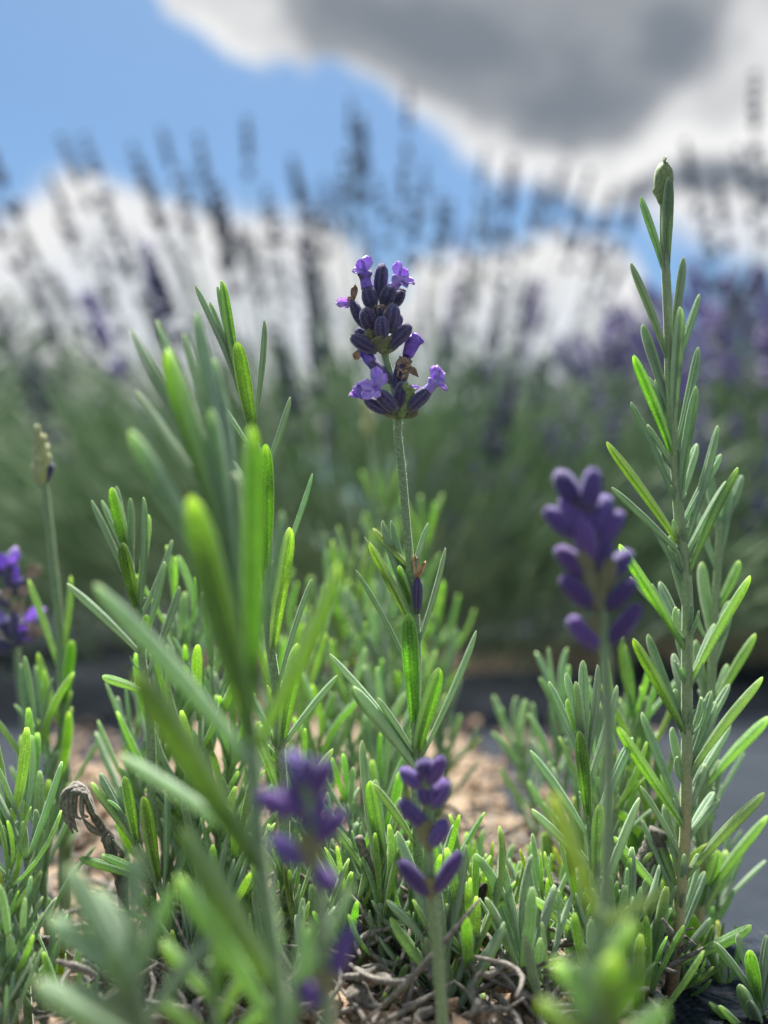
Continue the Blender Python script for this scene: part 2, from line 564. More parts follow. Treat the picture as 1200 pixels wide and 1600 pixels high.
# variants of one leaf for the many smaller shoots: base at origin, 1 long in +Z, upper side to +X
LEAF_VAR = []
for i in range(12):
    bw = [-0.12, -0.05, 0.02, 0.08, 0.14, -0.2][i % 6]
    V, Fc, at = leaf_geo((0, 0, 0), (0, 0, 1), 0.108, (1, 0, 0), bow=bw, side_bow=random.uniform(-0.06, 0.06), low=True, twist=random.uniform(-0.5, 0.5))
    me = bpy.data.meshes.new('leaf')
    me.from_pydata(V.tolist(), [], Fc)
    for k, a in at.items():
        me.attributes.new(k, 'FLOAT', 'POINT').data.foreach_set('value', np.asarray(a, dtype=np.float32))
    me.polygons.foreach_set('use_smooth', np.ones(len(me.polygons), dtype=bool))
    me.materials.append(M['leaf'])
    LEAF_VAR.append(me)
LEAF_VAR_GREY, LEAF_VAR_LIME = [], []
for me in LEAF_VAR:
    for key, lst in (('leaf_grey', LEAF_VAR_GREY), ('leaf_lime', LEAF_VAR_LIME)):
        m2 = me.copy()
        m2.materials[0] = M[key]
        lst.append(m2)


def put_leaf(parent, base, tip, face, wscale=1.0, kind='leaf'):
    """instance of a leaf variant (shared mesh data)"""
    base, tip, face = Vector(base), Vector(tip), Vector(face)
    ax = tip - base
    L = ax.length
    z = ax.normalized()
    x = (face - z * face.dot(z))
    x = x.normalized() if x.length > 1e-6 else z.orthogonal().normalized()
    y = z.cross(x)
    var = {'leaf': LEAF_VAR, 'leaf_grey': LEAF_VAR_GREY, 'leaf_lime': LEAF_VAR_LIME}[kind]
    o = bpy.data.objects.new('leaf', random.choice(var))
    C.objects.link(o)
    o.parent = parent
    k = wscale
    m4 = Matrix(((x.x * L * k, y.x * L * k, z.x * L, base.x), (x.y * L * k, y.y * L * k, z.y * L, base.y), (x.z * L * k, y.z * L * k, z.z * L, base.z), (0, 0, 0, 1)))
    o.matrix_local = Matrix.Translation(-Vector(parent.location)) @ m4
    return o


# ------------------------------------------------------------------ ground
def ground_z(x, y):
    """height of the soil showing in the planting hole"""
    return (0.004 * math.sin(31 * x + 1.3) * math.cos(27 * y) + 0.003 * math.sin(83 * x + 47 * y) + 0.0015 * math.sin(190 * x - 160 * y)
            + 0.0012 * math.sin(240 * x + 310 * y + 1))


mt, n = material('field_soil')
oc = n.n('ShaderNodeTexCoord').outputs['Object']
f = n.noise(oc, 3.0, 8, 0.65)
finish(n, n.ramp(f, [(0.3, (0.05, 0.075, 0.025)), (0.55, (0.11, 0.12, 0.05)), (0.75, (0.20, 0.16, 0.10))]), 0.9, bump=f, bump_d=0.03)
g = mesh_obj('ground', [(-600, -600, -0.02), (600, -600, -0.02), (600, 1200, -0.02), (-600, 1200, -0.02)], [(0, 1, 2, 3)], mt, smooth=False)
tag(g, 'field soil with thin grass reaching the horizon', 'ground', kind='structure')

mt, n = material('weed_fabric')
tcn = n.n('ShaderNodeTexCoord')
oc = tcn.outputs['Object']
w1 = n.n('ShaderNodeTexWave', wave_type='BANDS', bands_direction='X')
w2 = n.n('ShaderNodeTexWave', wave_type='BANDS', bands_direction='Y')
for q in (w1, w2):
    n.link(oc, q.inputs['Vector'])
    q.inputs['Scale'].default_value = 150
    q.inputs['Distortion'].default_value = 0.4
wv = n.m('MULTIPLY', w1.outputs['Fac'], w2.outputs['Fac'])
f = n.noise(oc, 14, 6, 0.65)
d = n.noise(oc, 300, 3, 0.7)
col = n.ramp(f, [(0.3, (0.013, 0.019, 0.028)), (0.7, (0.027, 0.037, 0.052))])
col = n.mix(n.m('MULTIPLY', n.smooth(d, 0.6, 0.75), 0.4), col, (0.16, 0.14, 0.11))
hh = n.m('ADD', wv, n.m('MULTIPLY', f, 6.0))
finish(n, col, 0.85, bump=hh, bump_d=0.0009, bump_s=0.8, spec=0.15)
M['fabric'] = mt
nxg, nyg = 90, 70
V, Fc = [], []
for j in range(nyg + 1):
    for i in range(nxg + 1):
        u, v = i / nxg * 2 - 1, j / nyg
        x = 5 * np.sign(u) * abs(u) ** 1.9
        y = -1.2 + 6.4 * (0.2 + 0.8 * abs((v - 0.2) / 0.8) ** 1.7 if v > 0.2 else v)
        V.append((x, y, 0.0015 * math.sin(9 * x + 2 * y) + 0.0012 * math.sin(14 * y - 5 * x) + 0.001 * math.sin(33 * x + 11 * y)))
for j in range(nyg):
    for i in range(nxg):
        a = j * (nxg + 1) + i
        Fc.append((a, a + 1, a + nxg + 2, a + nxg + 1))
fab = mesh_obj('weed_fabric', V, Fc, M['fabric'])
tag(fab, 'slate coloured woven weed fabric laid over the field', 'weed fabric', kind='structure')


def soil_patch(name, poly, label, hmax, step, seed):
    pts = np.array([(p.x, p.y) for p in poly])
    lo, hi = pts.min(0) - 0.02, pts.max(0) + 0.02
    nx_, ny_ = int((hi[0] - lo[0]) / step), int((hi[1] - lo[1]) / step)

    def sdist(x, y):
        ins, best = False, 9
        for i in range(len(pts)):
            a, b = pts[i], pts[(i + 1) % len(pts)]
            if (a[1] > y) != (b[1] > y) and x < (b[0] - a[0]) * (y - a[1]) / (b[1] - a[1]) + a[0]:
                ins = not ins
            ab = b - a
            t = max(0, min(1, np.dot((x - a[0], y - a[1]), ab) / np.dot(ab, ab)))
            best = min(best, math.hypot(x - a[0] - ab[0] * t, y - a[1] - ab[1] * t))
        return best if ins else -best
    V, Fc = [], []
    lr = np.random.default_rng(seed)
    for j in range(ny_ + 1):
        for i in range(nx_ + 1):
            x, y = lo[0] + i * step, lo[1] + j * step
            s_ = sdist(x, y) + 0.006 * math.sin(60 * x + 40 * y) + 0.004 * math.sin(130 * y - 90 * x)
            k = max(-1, min(1, s_ / 0.02))
            z = hmax * k + (ground_z(x, y) + lr.normal(0, 0.0008)) * max(0, k)
            V.append((x, y, z if k > 0 else 0.02 * k))
    for j in range(ny_):
        for i in range(nx_):
            a = j * (nx_ + 1) + i
            Fc.append((a, a + 1, a + nx_ + 2, a + nx_ + 1))
    o = mesh_obj(name, V, Fc, M['soil'])
    tag(o, label, 'soil', kind='structure')
    return o


mt, n = material('tan_soil')
oc = n.n('ShaderNodeTexCoord').outputs['Object']
f = n.noise(oc, 90, 6, 0.7)
d = n.noise(oc, 600, 4, 0.7)
col = n.ramp(f, [(0.25, (0.17, 0.125, 0.085)), (0.5, (0.33, 0.255, 0.18)), (0.75, (0.50, 0.41, 0.31))])
col = n.mix(n.smooth(d, 0.4, 0.75, 0, 0.6), col, (0.13, 0.09, 0.06))
finish(n, col, 0.92, bump=n.m('ADD', f, n.m('MULTIPLY', d, 0.4)), bump_d=0.004, bump_s=0.9, spec=0.2)
M['soil'] = mt
HOLE = [G(*q) for q in ((60, 1360), (140, 1215), (230, 1150), (340, 1105), (520, 1090), (690, 1095), (750, 1190), (850, 1320), (1000, 1410), (1060, 1500), (1080, 1750))]
HOLE += [Vector((0.09, 0.08, 0)), Vector((0.0, 0.03, 0)), Vector((-0.10, 0.08, 0)), G(-10, 1700)]
soil_patch('soil_patch', HOLE, 'tan dry soil in the planting hole cut in the weed fabric', 0.006, 0.0045, 3)


for nm, cx, cy in (('tall green lavender bush', 0.02, 1.0), ('violet lavender bush', 0.54, 1.12), ('leaning lavender bush', -0.8, 1.25)):
    soil_patch('soil_patch', [Vector((cx + 0.26 * math.cos(q * .7854) * (1.2 if q % 2 else .9), cy + 0.17 * math.sin(q * .7854), 0)) for q in range(8)],
               'tan soil left open round the foot of the ' + nm, 0.012, 0.02, 5)


# ------------------------------------------------------------------ background bushes
def spike_mesh(seed, mat, whorls=6, open_=0.0):
    """flower spike of 6 or so whorls of calyces; base at origin, 1 long in +Z"""
    lr = np.random.default_rng(seed)
    V, Fc = [], []
    zs = np.linspace(0.0, 0.86, whorls)
    zs[0] = -0.22
    for wi, z in enumerate(zs):
        k = 6 if wi < whorls - 1 else 4
        sz = 1.0 - 0.45 * wi / whorls
        for c in range(k):
            a = 2 * math.pi * (c + 0.5 * (wi % 2)) / k + lr.normal(0, 0.2)
            outd = np.array((math.cos(a), math.sin(a), 0.0))
            ax = outd * 0.75 + np.array((0, 0, 1.0))
            ax /= np.linalg.norm(ax)
            p0 = np.array((0, 0, z)) + outd * 0.025
            L = 0.21 * sz * lr.uniform(0.8, 1.2)
            s1 = np.cross(ax, (0.1, 0.2, 1.0))
            s1 /= np.linalg.norm(s1)
            s2 = np.cross(ax, s1)
            b0 = len(V)
            prof = [(0, 0.02), (0.35, 0.055), (0.75, 0.05), (1.0, 0.02)]
            if lr.random() < open_:
                prof = [(0, 0.02), (0.4, 0.055), (0.8, 0.045), (1.35, 0.085)]
            for t, r_ in prof:
                for j in range(5):
                    q = 2 * math.pi * j / 5
                    V.append(p0 + ax * L * t + (s1 * math.cos(q) + s2 * math.sin(q)) * r_ * sz)
            for i in range(3):
                for j in range(5):
                    Fc.append((b0 + i * 5 + j, b0 + i * 5 + (j + 1) % 5, b0 + (i + 1) * 5 + (j + 1) % 5, b0 + (i + 1) * 5 + j))
            Fc.append(tuple(b0 + 15 + j for j in range(5)))
    b0 = len(V)
    for z, r_ in ((-0.25, 0.018), (0.95, 0.012)):
        for j in range(5):
            q = 2 * math.pi * j / 5
            V.append(np.array((r_ * math.cos(q), r_ * math.sin(q), z)))
    for j in range(5):
        Fc.append((b0 + j, b0 + (j + 1) % 5, b0 + 5 + (j + 1) % 5, b0 + 5 + j))
    me = bpy.data.meshes.new('flower_spike')
    me.from_pydata([tuple(v) for v in V], [], Fc)
    me.polygons.foreach_set('use_smooth', np.ones(len(me.polygons), dtype=bool))
    me.materials.append(mat)
    return me


SP_DARK = [spike_mesh(i, M['far_spike'], 5 + i % 3, 0.06) for i in range(4)]
SP_VIO = [spike_mesh(20 + i, M['far_spike_violet'], 5 + i % 3, 0.5) for i in range(4)]


def blades(centres, dirs, lens, widths, seed):
    """many slim leaves as thin four-sided spindles in one mesh"""
    lr = np.random.default_rng(seed)
    n_ = len(centres)
    ax = dirs / np.linalg.norm(dirs, axis=1)[:, None]
    r1 = np.cross(ax, lr.normal(0, 1, (n_, 3)))
    r1 /= np.linalg.norm(r1, axis=1)[:, None]
    r2 = np.cross(ax, r1)
    L, W = lens[:, None], widths[:, None]
    mid = centres + ax * L * 0.6
    V = np.stack([centres, mid + r1 * W, mid + r2 * W * 0.35, mid - r1 * W, mid - r2 * W * 0.35, centres + ax * L], 1).reshape(-1, 3)
    base = np.arange(n_) * 6
    tri = np.array([(0, 2, 1), (0, 3, 2), (0, 4, 3), (0, 1, 4), (5, 1, 2), (5, 2, 3), (5, 3, 4), (5, 4, 1)])
    Fc = (base[:, None, None] + tri[None]).reshape(-1, 3)
    return V, Fc.tolist()


def bush(label, centre, env, fol, n_stems, seed, violet=0.05, tips=(), spike_len=(0.035, 0.06), nfol=7000, tilt=(0, 0), swid=(0.62, 0.82), kmin=0.78, blade=1.0, qexp=0.6, zq=0.8, more=0):
    lr = np.random.default_rng(seed)
    root = thing('lavender_bush', label, 'lavender bush', centre)
    tl_ = [Vector(t) - Vector(centre) for t in tips]
    while len(tl_) < n_stems:
        a = lr.uniform(0, 2 * math.pi)
        q = lr.random() ** qexp
        k = lr.uniform(kmin, 1.0)
        x = env[0] * q * math.cos(a) * 0.97
        y = env[1] * q * math.sin(a) * 0.97
        z = env[2] * math.sqrt(max(0, 1 - q * q * zq)) * k
        tl_.append(Vector((x + tilt[0] * z, y + tilt[1] * z, z)))
    made = []
    for t in tl_:
        flat = Vector((t.x, t.y, 0))
        b = flat * 0.13 + Vector((lr.normal(0, 0.02), lr.normal(0, 0.02), -0.005))
        midp = b.lerp(t, 0.55) + flat * 0.06 - Vector((0, 0, 0.05)) * min(1, flat.length * 3) + Vector((lr.normal(0, 0.012), lr.normal(0, 0.012), 0))
        path = catmull([b, midp, t], 3)
        V, Fc, A = tube(path, (0.0014, 0.0010, 0.0007), 4)
        st = mesh_obj('flower_stem', V, Fc, M['far_stem'], root)
        sl_ = lr.uniform(*spike_len) * (1.45 if len(made) < len(tips) else 1.0)
        made.append(1)
        d_ = Vector(path[-1] - path[-2]).normalized()
        sp = bpy.data.objects.new('flower_spike', (SP_VIO if lr.random() < violet and len(made) > len(tips) else SP_DARK)[lr.integers(0, 4)])
        C.objects.link(sp)
        sp.parent = st
        qm = d_.to_track_quat('Z', 'Y').to_matrix().to_4x4()
        wd = lr.uniform(*swid) if len(made) > len(tips) else lr.uniform(0.5, 0.65)
        sp.matrix_local = Matrix.Translation(t - d_ * sl_ * 0.05) @ qm @ Matrix.Rotation(lr.uniform(0, 6.28), 4, 'Z') @ Matrix.Diagonal((sl_ * wd, sl_ * wd, sl_, 1))
    # leafy mass and green stem bases
    a = lr.uniform(0, 2 * math.pi, nfol)
    q = lr.random(nfol) ** 0.5
    z = lr.random(nfol) ** 0.5
    cap = np.sqrt(np.clip(1 - q * q * 0.92, 0, 1))
    cen = np.stack([fol[0] * q * np.cos(a), fol[1] * q * np.sin(a), fol[2] * cap * z * lr.uniform(0.75, 1.05, nfol)], 1)
    cen[:, 2] = np.maximum(cen[:, 2], 0.004)
    cen[:, 0] += tilt[0] * cen[:, 2]
    dr = np.stack([cen[:, 0] * 1.5, cen[:, 1] * 1.5, np.full(nfol, 0.38)], 1) + lr.normal(0, 0.10, (nfol, 3))
    V, Fc = blades(cen, dr, lr.uniform(0.03, 0.075, nfol), lr.uniform(0.0012, 0.0026, nfol) * blade, seed)
    fo = mesh_obj('foliage', V, Fc, M['far_leaf'], root, smooth=False)
    tag(fo, kind='stuff')
    if more:       # the flower spikes beyond the first few hundred
        a = lr.uniform(0, 2 * math.pi, more)
        q = lr.random(more) ** 0.55
        k = lr.uniform(0.72, 0.98, more)
        cen = np.stack([env[0] * q * np.cos(a), env[1] * q * np.sin(a), env[2] * np.sqrt(1 - q * q * zq) * k], 1)
        dr = np.stack([cen[:, 0] * 0.8, cen[:, 1] * 0.8, np.full(more, 0.4)], 1)
        V, Fc = blades(cen, dr, lr.uniform(0.03, 0.05, more), lr.uniform(0.004, 0.008, more), seed + 1)
        tag(mesh_obj('flower_mass', V, Fc, M['far_spike_violet'], root, smooth=False), kind='stuff')
    # woody crown the stems grow from
    V, Fc = [], []
    for i in range(9):
        an = i * 0.7 + seed
        pth = catmull([(0, 0, -0.02), (0.05 * math.cos(an), 0.05 * math.sin(an), 0.04), (0.15 * math.cos(an), 0.15 * math.sin(an), 0.10)], 3)
        v, f_, _ = tube(pth, (0.010, 0.006, 0.003), 6, wob=0.1, seed=i)
        Fc += [tuple(k + len(V) for k in ff) for ff in f_]
        V += list(v)
    mesh_obj('woody_base', V, Fc, M['dead_wood'], root)
    return root


def PT(lst):
    return [P(*q) for q in lst]


B1_TIPS = PT([(548, 225, .95), (566, 290, .98), (636, 215, 1.05), (270, 270, .95), (388, 255, .9), (15, 310, .8), (470, 330, .95), (622, 330, .9), (236, 320, .92),
              (252, 330, .96), (750, 300, 1.0), (130, 300, .95), (160, 290, 1.05), (325, 310, 1.0), (515, 340, 1.0), (540, 330, .92), (665, 320, 1.0), (110, 350, 1.0),
              (600, 360, .95), (865, 340, 1.05), (890, 360, 1.0), (835, 330, 1.1), (790, 345, 1.05), (935, 380, 1.05), (975, 370, 1.0), (20, 400, .85), (60, 420, .95),
              (500, 520, .72), (735, 500, .8), (430, 400, .95), (350, 390, 1.0), (560, 330, 1.0), (690, 400, .95), (770, 420, 1.0), (190, 400, 0.95), (300, 380, .9)])
bush('tall green lavender bush with slender dusky flower spikes fanned against the clouds', (0.0, 1.0, 0.0), (0.60, 0.42, 0.50), (0.54, 0.42, 0.315), 290, 11,
     violet=0.03, tips=B1_TIPS, tilt=(-0.2, 0), nfol=12000, swid=(0.5, 0.7), kmin=0.55)
B2_TIPS = PT([(1085, 310, .95), (1135, 365, .8), (1180, 215, .9), (1170, 320, .95), (1115, 430, 0.9), (1195, 350, .85)])
bush('rounded lavender bush thick with violet flowers beside the tall green one', (0.54, 1.12, 0.0), (0.56, 0.50, 0.45), (0.48, 0.36, 0.41), 299, 12,
     violet=0.85, tips=B2_TIPS, spike_len=(0.035, 0.05), nfol=14000, more=1500, swid=(1.0, 1.4), kmin=0.80, blade=1.25, qexp=0.5, zq=0.93)
bush('low leaning lavender bush next in the row, mostly green with few spikes', (-0.80, 1.25, 0.0), (0.58, 0.44, 0.55), (0.56, 0.42, 0.53), 120, 13,
     violet=0.1, nfol=13000, tilt=(-0.1, 0), blade=1.3)
k = 0
for x, s_ in ((-2.2, 'far lavender bush standing behind the leaning green bush'), (-0.95, 'far lavender bush half hidden behind the tall green bush'),
              (0.35, 'far lavender bush between the tall green bush and the violet one'), (1.55, 'far lavender bush standing behind the violet bush')):
    bush(s_, (x, 2.6, 0.0), (0.5, 0.45, 0.48), (0.46, 0.42, 0.34), 60, 30 + k, violet=0.5, nfol=2500)
    k += 1


# ------------------------------------------------------------------ foreground shoots
def z2(x, y):
    return 450 + x / 2.909, 650 + y / 2.909


def z3(x, y):
    return 900 + x / 2.387, 230 + y / 2.387


def z4(x, y):
    return 750 + x / 2.133, 850 + y / 2.133


def z5(x, y):
    return x / 2.5, 400 + y / 2.5


def z6(x, y):
    return x / 2.5, 1000 + y / 2.5


def z7(x, y):
    return 380 + x / 2.609, 1100 + y / 2.609


def zh(x, y):
    return 450 + x / 3.4286, 350 + y / 3.4286


class Shoot:
    """one leafy shoot: stem drawn bottom (ground) to top through pixel points with depth"""
    def __init__(s, name, label, cat, pts, d, r=(0.0011, 0.0009, 0.0006), stem_mat='stem', group=None, root=None, square=0.06):
        P3 = [P(q[0], q[1], q[2] if len(q) > 2 else d) for q in pts]           # top first
        low = P3[-1]
        if root is None:
            rp = low + (low - P3[-2]).normalized() * 0.01
            root = Vector((rp.x, rp.y, 0))
        root = Vector((root[0], root[1], -0.004))
        full = [root] + list(reversed(P3))
        s.path = catmull(full, 6)
        s.t = thing(name, label, cat, (root.x, root.y, 0.0), group)
        s.o = np.array(s.t.location)
        V, Fc, A = tube(s.path, r, 12, square)
        s.stem_geo = (V, Fc)
        mesh_obj('stem', V, Fc, M[stem_mat], s.t, dict(along=A), origin=s.o)
        s.d = d
        s.wk = 1.08 if d > .14 else 0.95
        s.geos = []

    def near(s, p):
        """closest point of the stem in the picture plane (ignores depth)"""
        p = np.array(p, float)
        c = np.array((0, 0, CAM_Z))
        ray = (p - c) / np.linalg.norm(p - c)
        q = s.path - c
        dist = np.linalg.norm(np.cross(q, ray), axis=1) / np.linalg.norm(q, axis=1)
        i = int(np.argmin(dist))
        T = s.path[min(i + 1, len(s.path) - 1)] - s.path[max(i - 1, 0)]
        return s.path[i], T / np.linalg.norm(T)

    def leaf(s, base, tip, wpx, dd=0.0, bow=0.05, mat='leaf', sb=0.0, snap=True, name='leaf', twist=None, d=None):
        d = d or s.d
        b0 = P(*base, d)
        if snap:
            q, T = s.near(b0)
            dq = Vector(q) - Vector((0, 0, CAM_Z))
            d = dq.dot(FWD)
            b0 = Vector(q)
        else:
            q, T = s.near(b0)
        tp = P(*tip, d + dd)
        wd = wpx * s.wk / FPX * d
        V, Fc, at = leaf_geo(b0, tp, wd, T, bow=bow, side_bow=sb, twist=random.uniform(-0.35, 0.35) if twist is None else twist)
        s.geos.append((V, Fc))
        return mesh_obj(name, V, Fc, M[mat], s.t, at, origin=s.o)

    def axil(s, base, n=2, size=22, up=None, mat='leaf'):
        """tuft of young leaves in the angle of a leaf"""
        q, T = s.near(P(*base, s.d))
        q = Vector(q)
        T = Vector(T)
        for i in range(n):
            a = random.uniform(0, 6.28)
            o_ = T.orthogonal().normalized()
            o_.rotate(Matrix.Rotation(a, 3, T))
            L = size * 1.55 / FPX * s.d * random.uniform(0.6, 1.2)
            put_leaf(s.t, q - T * 0.0005, q + (T + o_ * random.uniform(0.35, 0.8)).normalized() * L + T * 0.0004, T, 1.45, mat)

    def fuzz(s, n_leaf=260, n_stem=900, length=0.00026, stem_len=None):
        V, Fc = fuzz_for(s.geos, n_leaf, length, 5)
        V2, F2 = fuzz_for([s.stem_geo], n_stem, stem_len or length, 6)
        k = len(V)
        V = np.concatenate([V, V2]) if k else V2
        Fc = list(Fc) + [tuple(i + k for i in f_) for f_ in F2]
        o = mesh_obj('fuzz', V, Fc, M['fuzz'], s.t, origin=s.o, smooth=False)
        tag(o, kind='stuff')


# ---- calyx, corolla, bract builders -------------------------------------------------
def calyx_geo(base, tip, width, ribs=8, n=24, truncated=False):
    b, t = np.array(base, float), np.array(tip, float)
    ax = t - b
    L = np.linalg.norm(ax)
    ax /= L
    s1 = np.cross(ax, (0.2, 0.9, 0.31))
    s1 /= np.linalg.norm(s1)
    s2 = np.cross(ax, s1)
    prof = [(0, .42), (.06, .60), (.18, .80), (.34, .95), (.5, 1.0), (.66, .98), (.8, .88), (.9, .72), (.965, .48), (1.0, .2)]
    if truncated:
        prof = [(0, .40), (.06, .58), (.18, .80), (.34, .96), (.55, 1.0), (.75, .95), (.9, .86), (.97, .80), (0.99, 0.7), (0.95, .3)]
    bend = s2 * L * 0.05
    V, al, ac = [], [], []
    for t_, r_ in prof:
        for j in range(n):
            a = 2 * math.pi * j / n
            rib = math.cos(ribs * a)
            q = width * 0.5 * r_ * (1 + 0.07 * rib * min(1, 3 * t_))
            if t_ > 0.93:
                t2 = t_ + 0.03 * math.cos(5 * a)
            else:
                t2 = t_
            V.append(b + ax * L * t2 + bend * math.sin(math.pi * t_) + (s1 * math.cos(a) + s2 * math.sin(a)) * q)
            al.append(t_)
            ac.append(max(0, rib))
    Fc = []
    for i in range(len(prof) - 1):
        for j in range(n):
            k = (j + 1) % n
            Fc.append((i * n + j, i * n + k, (i + 1) * n + k, (i + 1) * n + j))
    Fc.append(tuple(range(n - 1, -1, -1)))
    Fc.append(tuple((len(prof) - 1) * n + j for j in range(n)))
    return np.array(V), Fc, dict(along=al, across=ac)


def petal_geo(base, tip, width, face, cup=0.2, ruffle=0.1, seed=0, thick=0.00016):
    """broad rounded petal lobe with a little thickness, cupped and ruffled"""
    lr = np.random.default_rng(seed)
    b, t = np.array(base, float), np.array(tip, float)
    L = np.linalg.norm(t - b)
    ax = (t - b) / L
    f = np.array(face, float)
    f = f - ax * np.dot(f, ax)
    f /= np.linalg.norm(f) + 1e-9
    s = np.cross(f, ax)
    nu, nv = 8, 7
    ph = lr.uniform(0, 6.28, 3)
    top = []
    for i in range(nu):
        u = i / (nu - 1)
        wd = width * 0.5 * (0.42 + 0.75 * math.sin(min(1, u * 1.05) * math.pi * 0.62)) * (1 if u < 0.75 else math.sqrt(max(0.06, 1 - ((u - 0.75) / 0.27) ** 2)))
        for j in range(nv):
            v = j / (nv - 1) * 2 - 1
            z = cup * L * (v * v * 0.45 - (u - 0.45) ** 2 * 0.8) + ruffle * L * u * (0.35 * math.sin(5 * v + ph[0]) + 0.3 * math.sin(7 * u + 3 * v + ph[1]))
            edge = 1 - 0.06 * math.sin(9 * v + ph[2]) * u
            top.append(b + ax * L * u * (1 - 0.10 * v * v * u) * edge + s * v * wd + f * z)
    top = np.array(top)
    bot = top - f * thick
    V = np.concatenate([top, bot])
    N_ = nu * nv
    Fc = []
    for i in range(nu - 1):
        for j in range(nv - 1):
            a = i * nv + j
            Fc.append((a, a + 1, a + nv + 1, a + nv))
            Fc.append((N_ + a, N_ + a + nv, N_ + a + nv + 1, N_ + a + 1))
    rim = [j for j in range(nv)] + [i * nv + nv - 1 for i in range(1, nu)] + [(nu - 1) * nv + j for j in range(nv - 2, -1, -1)] + [i * nv for i in range(nu - 2, 0, -1)]
    for i in range(len(rim)):
        a, c = rim[i], rim[(i + 1) % len(rim)]
        Fc.append((a, N_ + a, N_ + c, c))
    return V, Fc


class Head:
    """flower head: calyces (parts) with corollas (sub-parts), placed by picture point and depth"""
    def __init__(s, t, d):
        s.t, s.d, s.o = t, d, np.array(t.location)
        s.geos = []
        s.seed = 100

    def calyx(s, b, t, wpx, db=0.0, dt=0.0, mat='calyx', trunc=False, ribs=8, n=24, label=None):
        V, Fc, at = calyx_geo(P(*b, s.d + db), P(*t, s.d + dt), wpx / FPX * s.d, ribs, n, trunc)
        s.geos.append((V, Fc))
        o = mesh_obj('calyx', V, Fc, M[mat], s.t, at, origin=s.o)
        return o

    def tube(s, par, pts, rpx, mat, name='corolla_tube', n=10):
        path = catmull([P(q[0], q[1], s.d + q[2]) for q in pts], 4)
        V, Fc, A = tube(path, [r_ / FPX * s.d for r_ in rpx], n)
        return mesh_obj(name, V, Fc, M[mat], par, origin=s.o)

    def petal(s, par, b, t, wpx, db, dt, face, mat='corolla', cup=0.25, ruffle=0.12):
        s.seed += 1
        V, Fc = petal_geo(P(*b, s.d + db), P(*t, s.d + dt), wpx / FPX * s.d, face, cup, ruffle, s.seed)
        return mesh_obj('petal', V, Fc, M[mat], par, origin=s.o)

    def bract(s, b, t, wpx, db, dt, face, mat='bract', cup=0.35):
        s.seed += 1
        V, Fc = petal_geo(P(*b, s.d + db), P(*t, s.d + dt), wpx / FPX * s.d, face, cup, 0.05, s.seed, 0.00025)
        return mesh_obj('bract', V, Fc, M[mat], s.t, origin=s.o)

    def fuzz(s, n_=500, length=0.00022, mat='fuzz_violet'):
        V, Fc = fuzz_for(s.geos, n_, length, 9)
        o = mesh_obj('fuzz', V, Fc, M[mat], s.t, origin=s.o, smooth=False)
        tag(o, kind='stuff')


TOCAM = (0, -1, 0.0)

# ================= A: the flower in focus ===========================================
A = Shoot('lavender_flower', 'sharp lavender flower head with open lilac florets and withered brown ones on a tall stem', 'lavender flower',
          [(*zh(500, 640), .1815), (*zh(515, 690), .181), (*zh(560, 850), .181), (*zh(590, 1030), .181), (622, 680, .181), (628, 735, .181), (637, 840, .181), (646, 930, .181), (651, 1010, .181),
           (650, 1100, .181), (649, 1180, .181), (652, 1300, .182), (660, 1450, .184)], .181, r=(0.0012, 0.0009, 0.00085, 0.0008, 0.00075, 0.0006), square=0.10)
for b, t, wd, dd, bow, mt_ in [
        ((577, 1420), (548, 895), 74, -.005, 0.02, 'leaf'), ((600, 1520), (683, 1145), 80, -.006, .06, 'leaf'), ((615, 1590), (855, 975), 40, -.001, -.03, 'leaf_grey'),
        ((590, 1060), (715, 600), 38, .001, -.03, 'leaf_grey'), ((515, 1220), (310, 700), 36, .001, .05, 'leaf_grey'), ((540, 1530), (190, 1080), 46, -.002, .03, 'leaf_grey'),
        ((555, 1540), (410, 1280), 48, -.003, .03, 'leaf_grey'), ((520, 1010), (370, 575), 50, -.004, .05, 'leaf'), ((515, 930), (430, 475), 44, .003, .0, 'leaf_grey'),
        ((520, 900), (470, 475), 34, .004, .0, 'leaf_grey'), ((500, 1000), (348, 550), 30, .003, .03, 'leaf_grey'), ((400, 700), (388, 510), 42, .004, 0, 'leaf_lime')]:
    A.leaf(z2(*b), z2(*t), wd / 2.909, dd, bow, mt_)
A.leaf(z2(575, 880), z2(505, 680), 15, -.002, .05, 'leaf', name='bract')
A.leaf(z2(590, 910), z2(637, 485), 15, -.0005, .14, 'leaf_grey', name='bract')
A.leaf((600, 1200), (552, 1072), 30, -.004, .03, 'leaf_grey')
A.leaf((640, 1330), (585, 1225), 18, -.003, .05)
for q in ((650, 1195), (651, 1185), (649, 1010)):
    A.axil(q, 3, 24)
hA = Head(A.t, .181)
# upper whorls, back to front
c = hA.calyx(zh(565, 570), zh(592, 485), 20, .003, .004)
c = hA.calyx(zh(420, 612), zh(368, 568), 20, .003, .004)
c = hA.calyx(zh(490, 400), zh(506, 214), 22, .001, .0015)
c = hA.calyx(zh(455, 460), zh(424, 335), 24, .0, -.0005)
hA.tube(c, [(*zh(425, 345), -.0003), (*zh(415, 300), -.0003), (*zh(410, 262), -.0004)], (10, 8.5, 11), 'corolla_deep')
for t_, wd, dt, fc in [((430, 168), 16, .0004, (0.3, -1, 0)), ((375, 190), 14, -.0006, (-.3, -1, .3)), ((345, 250), 14, -.001, (-.3, -1, .6)), ((385, 285), 11, -.0016, (-.2, -1, .8)), ((450, 270), 11, -.001, (.3, -1, .8))]:
    hA.petal(c, zh(410, 255), zh(*t_), wd, -.0004, dt, fc, 'corolla' if t_[1] < 260 else 'calyx_violet')
c = hA.calyx(zh(510, 440), zh(556, 335), 24, .0, -.0004)
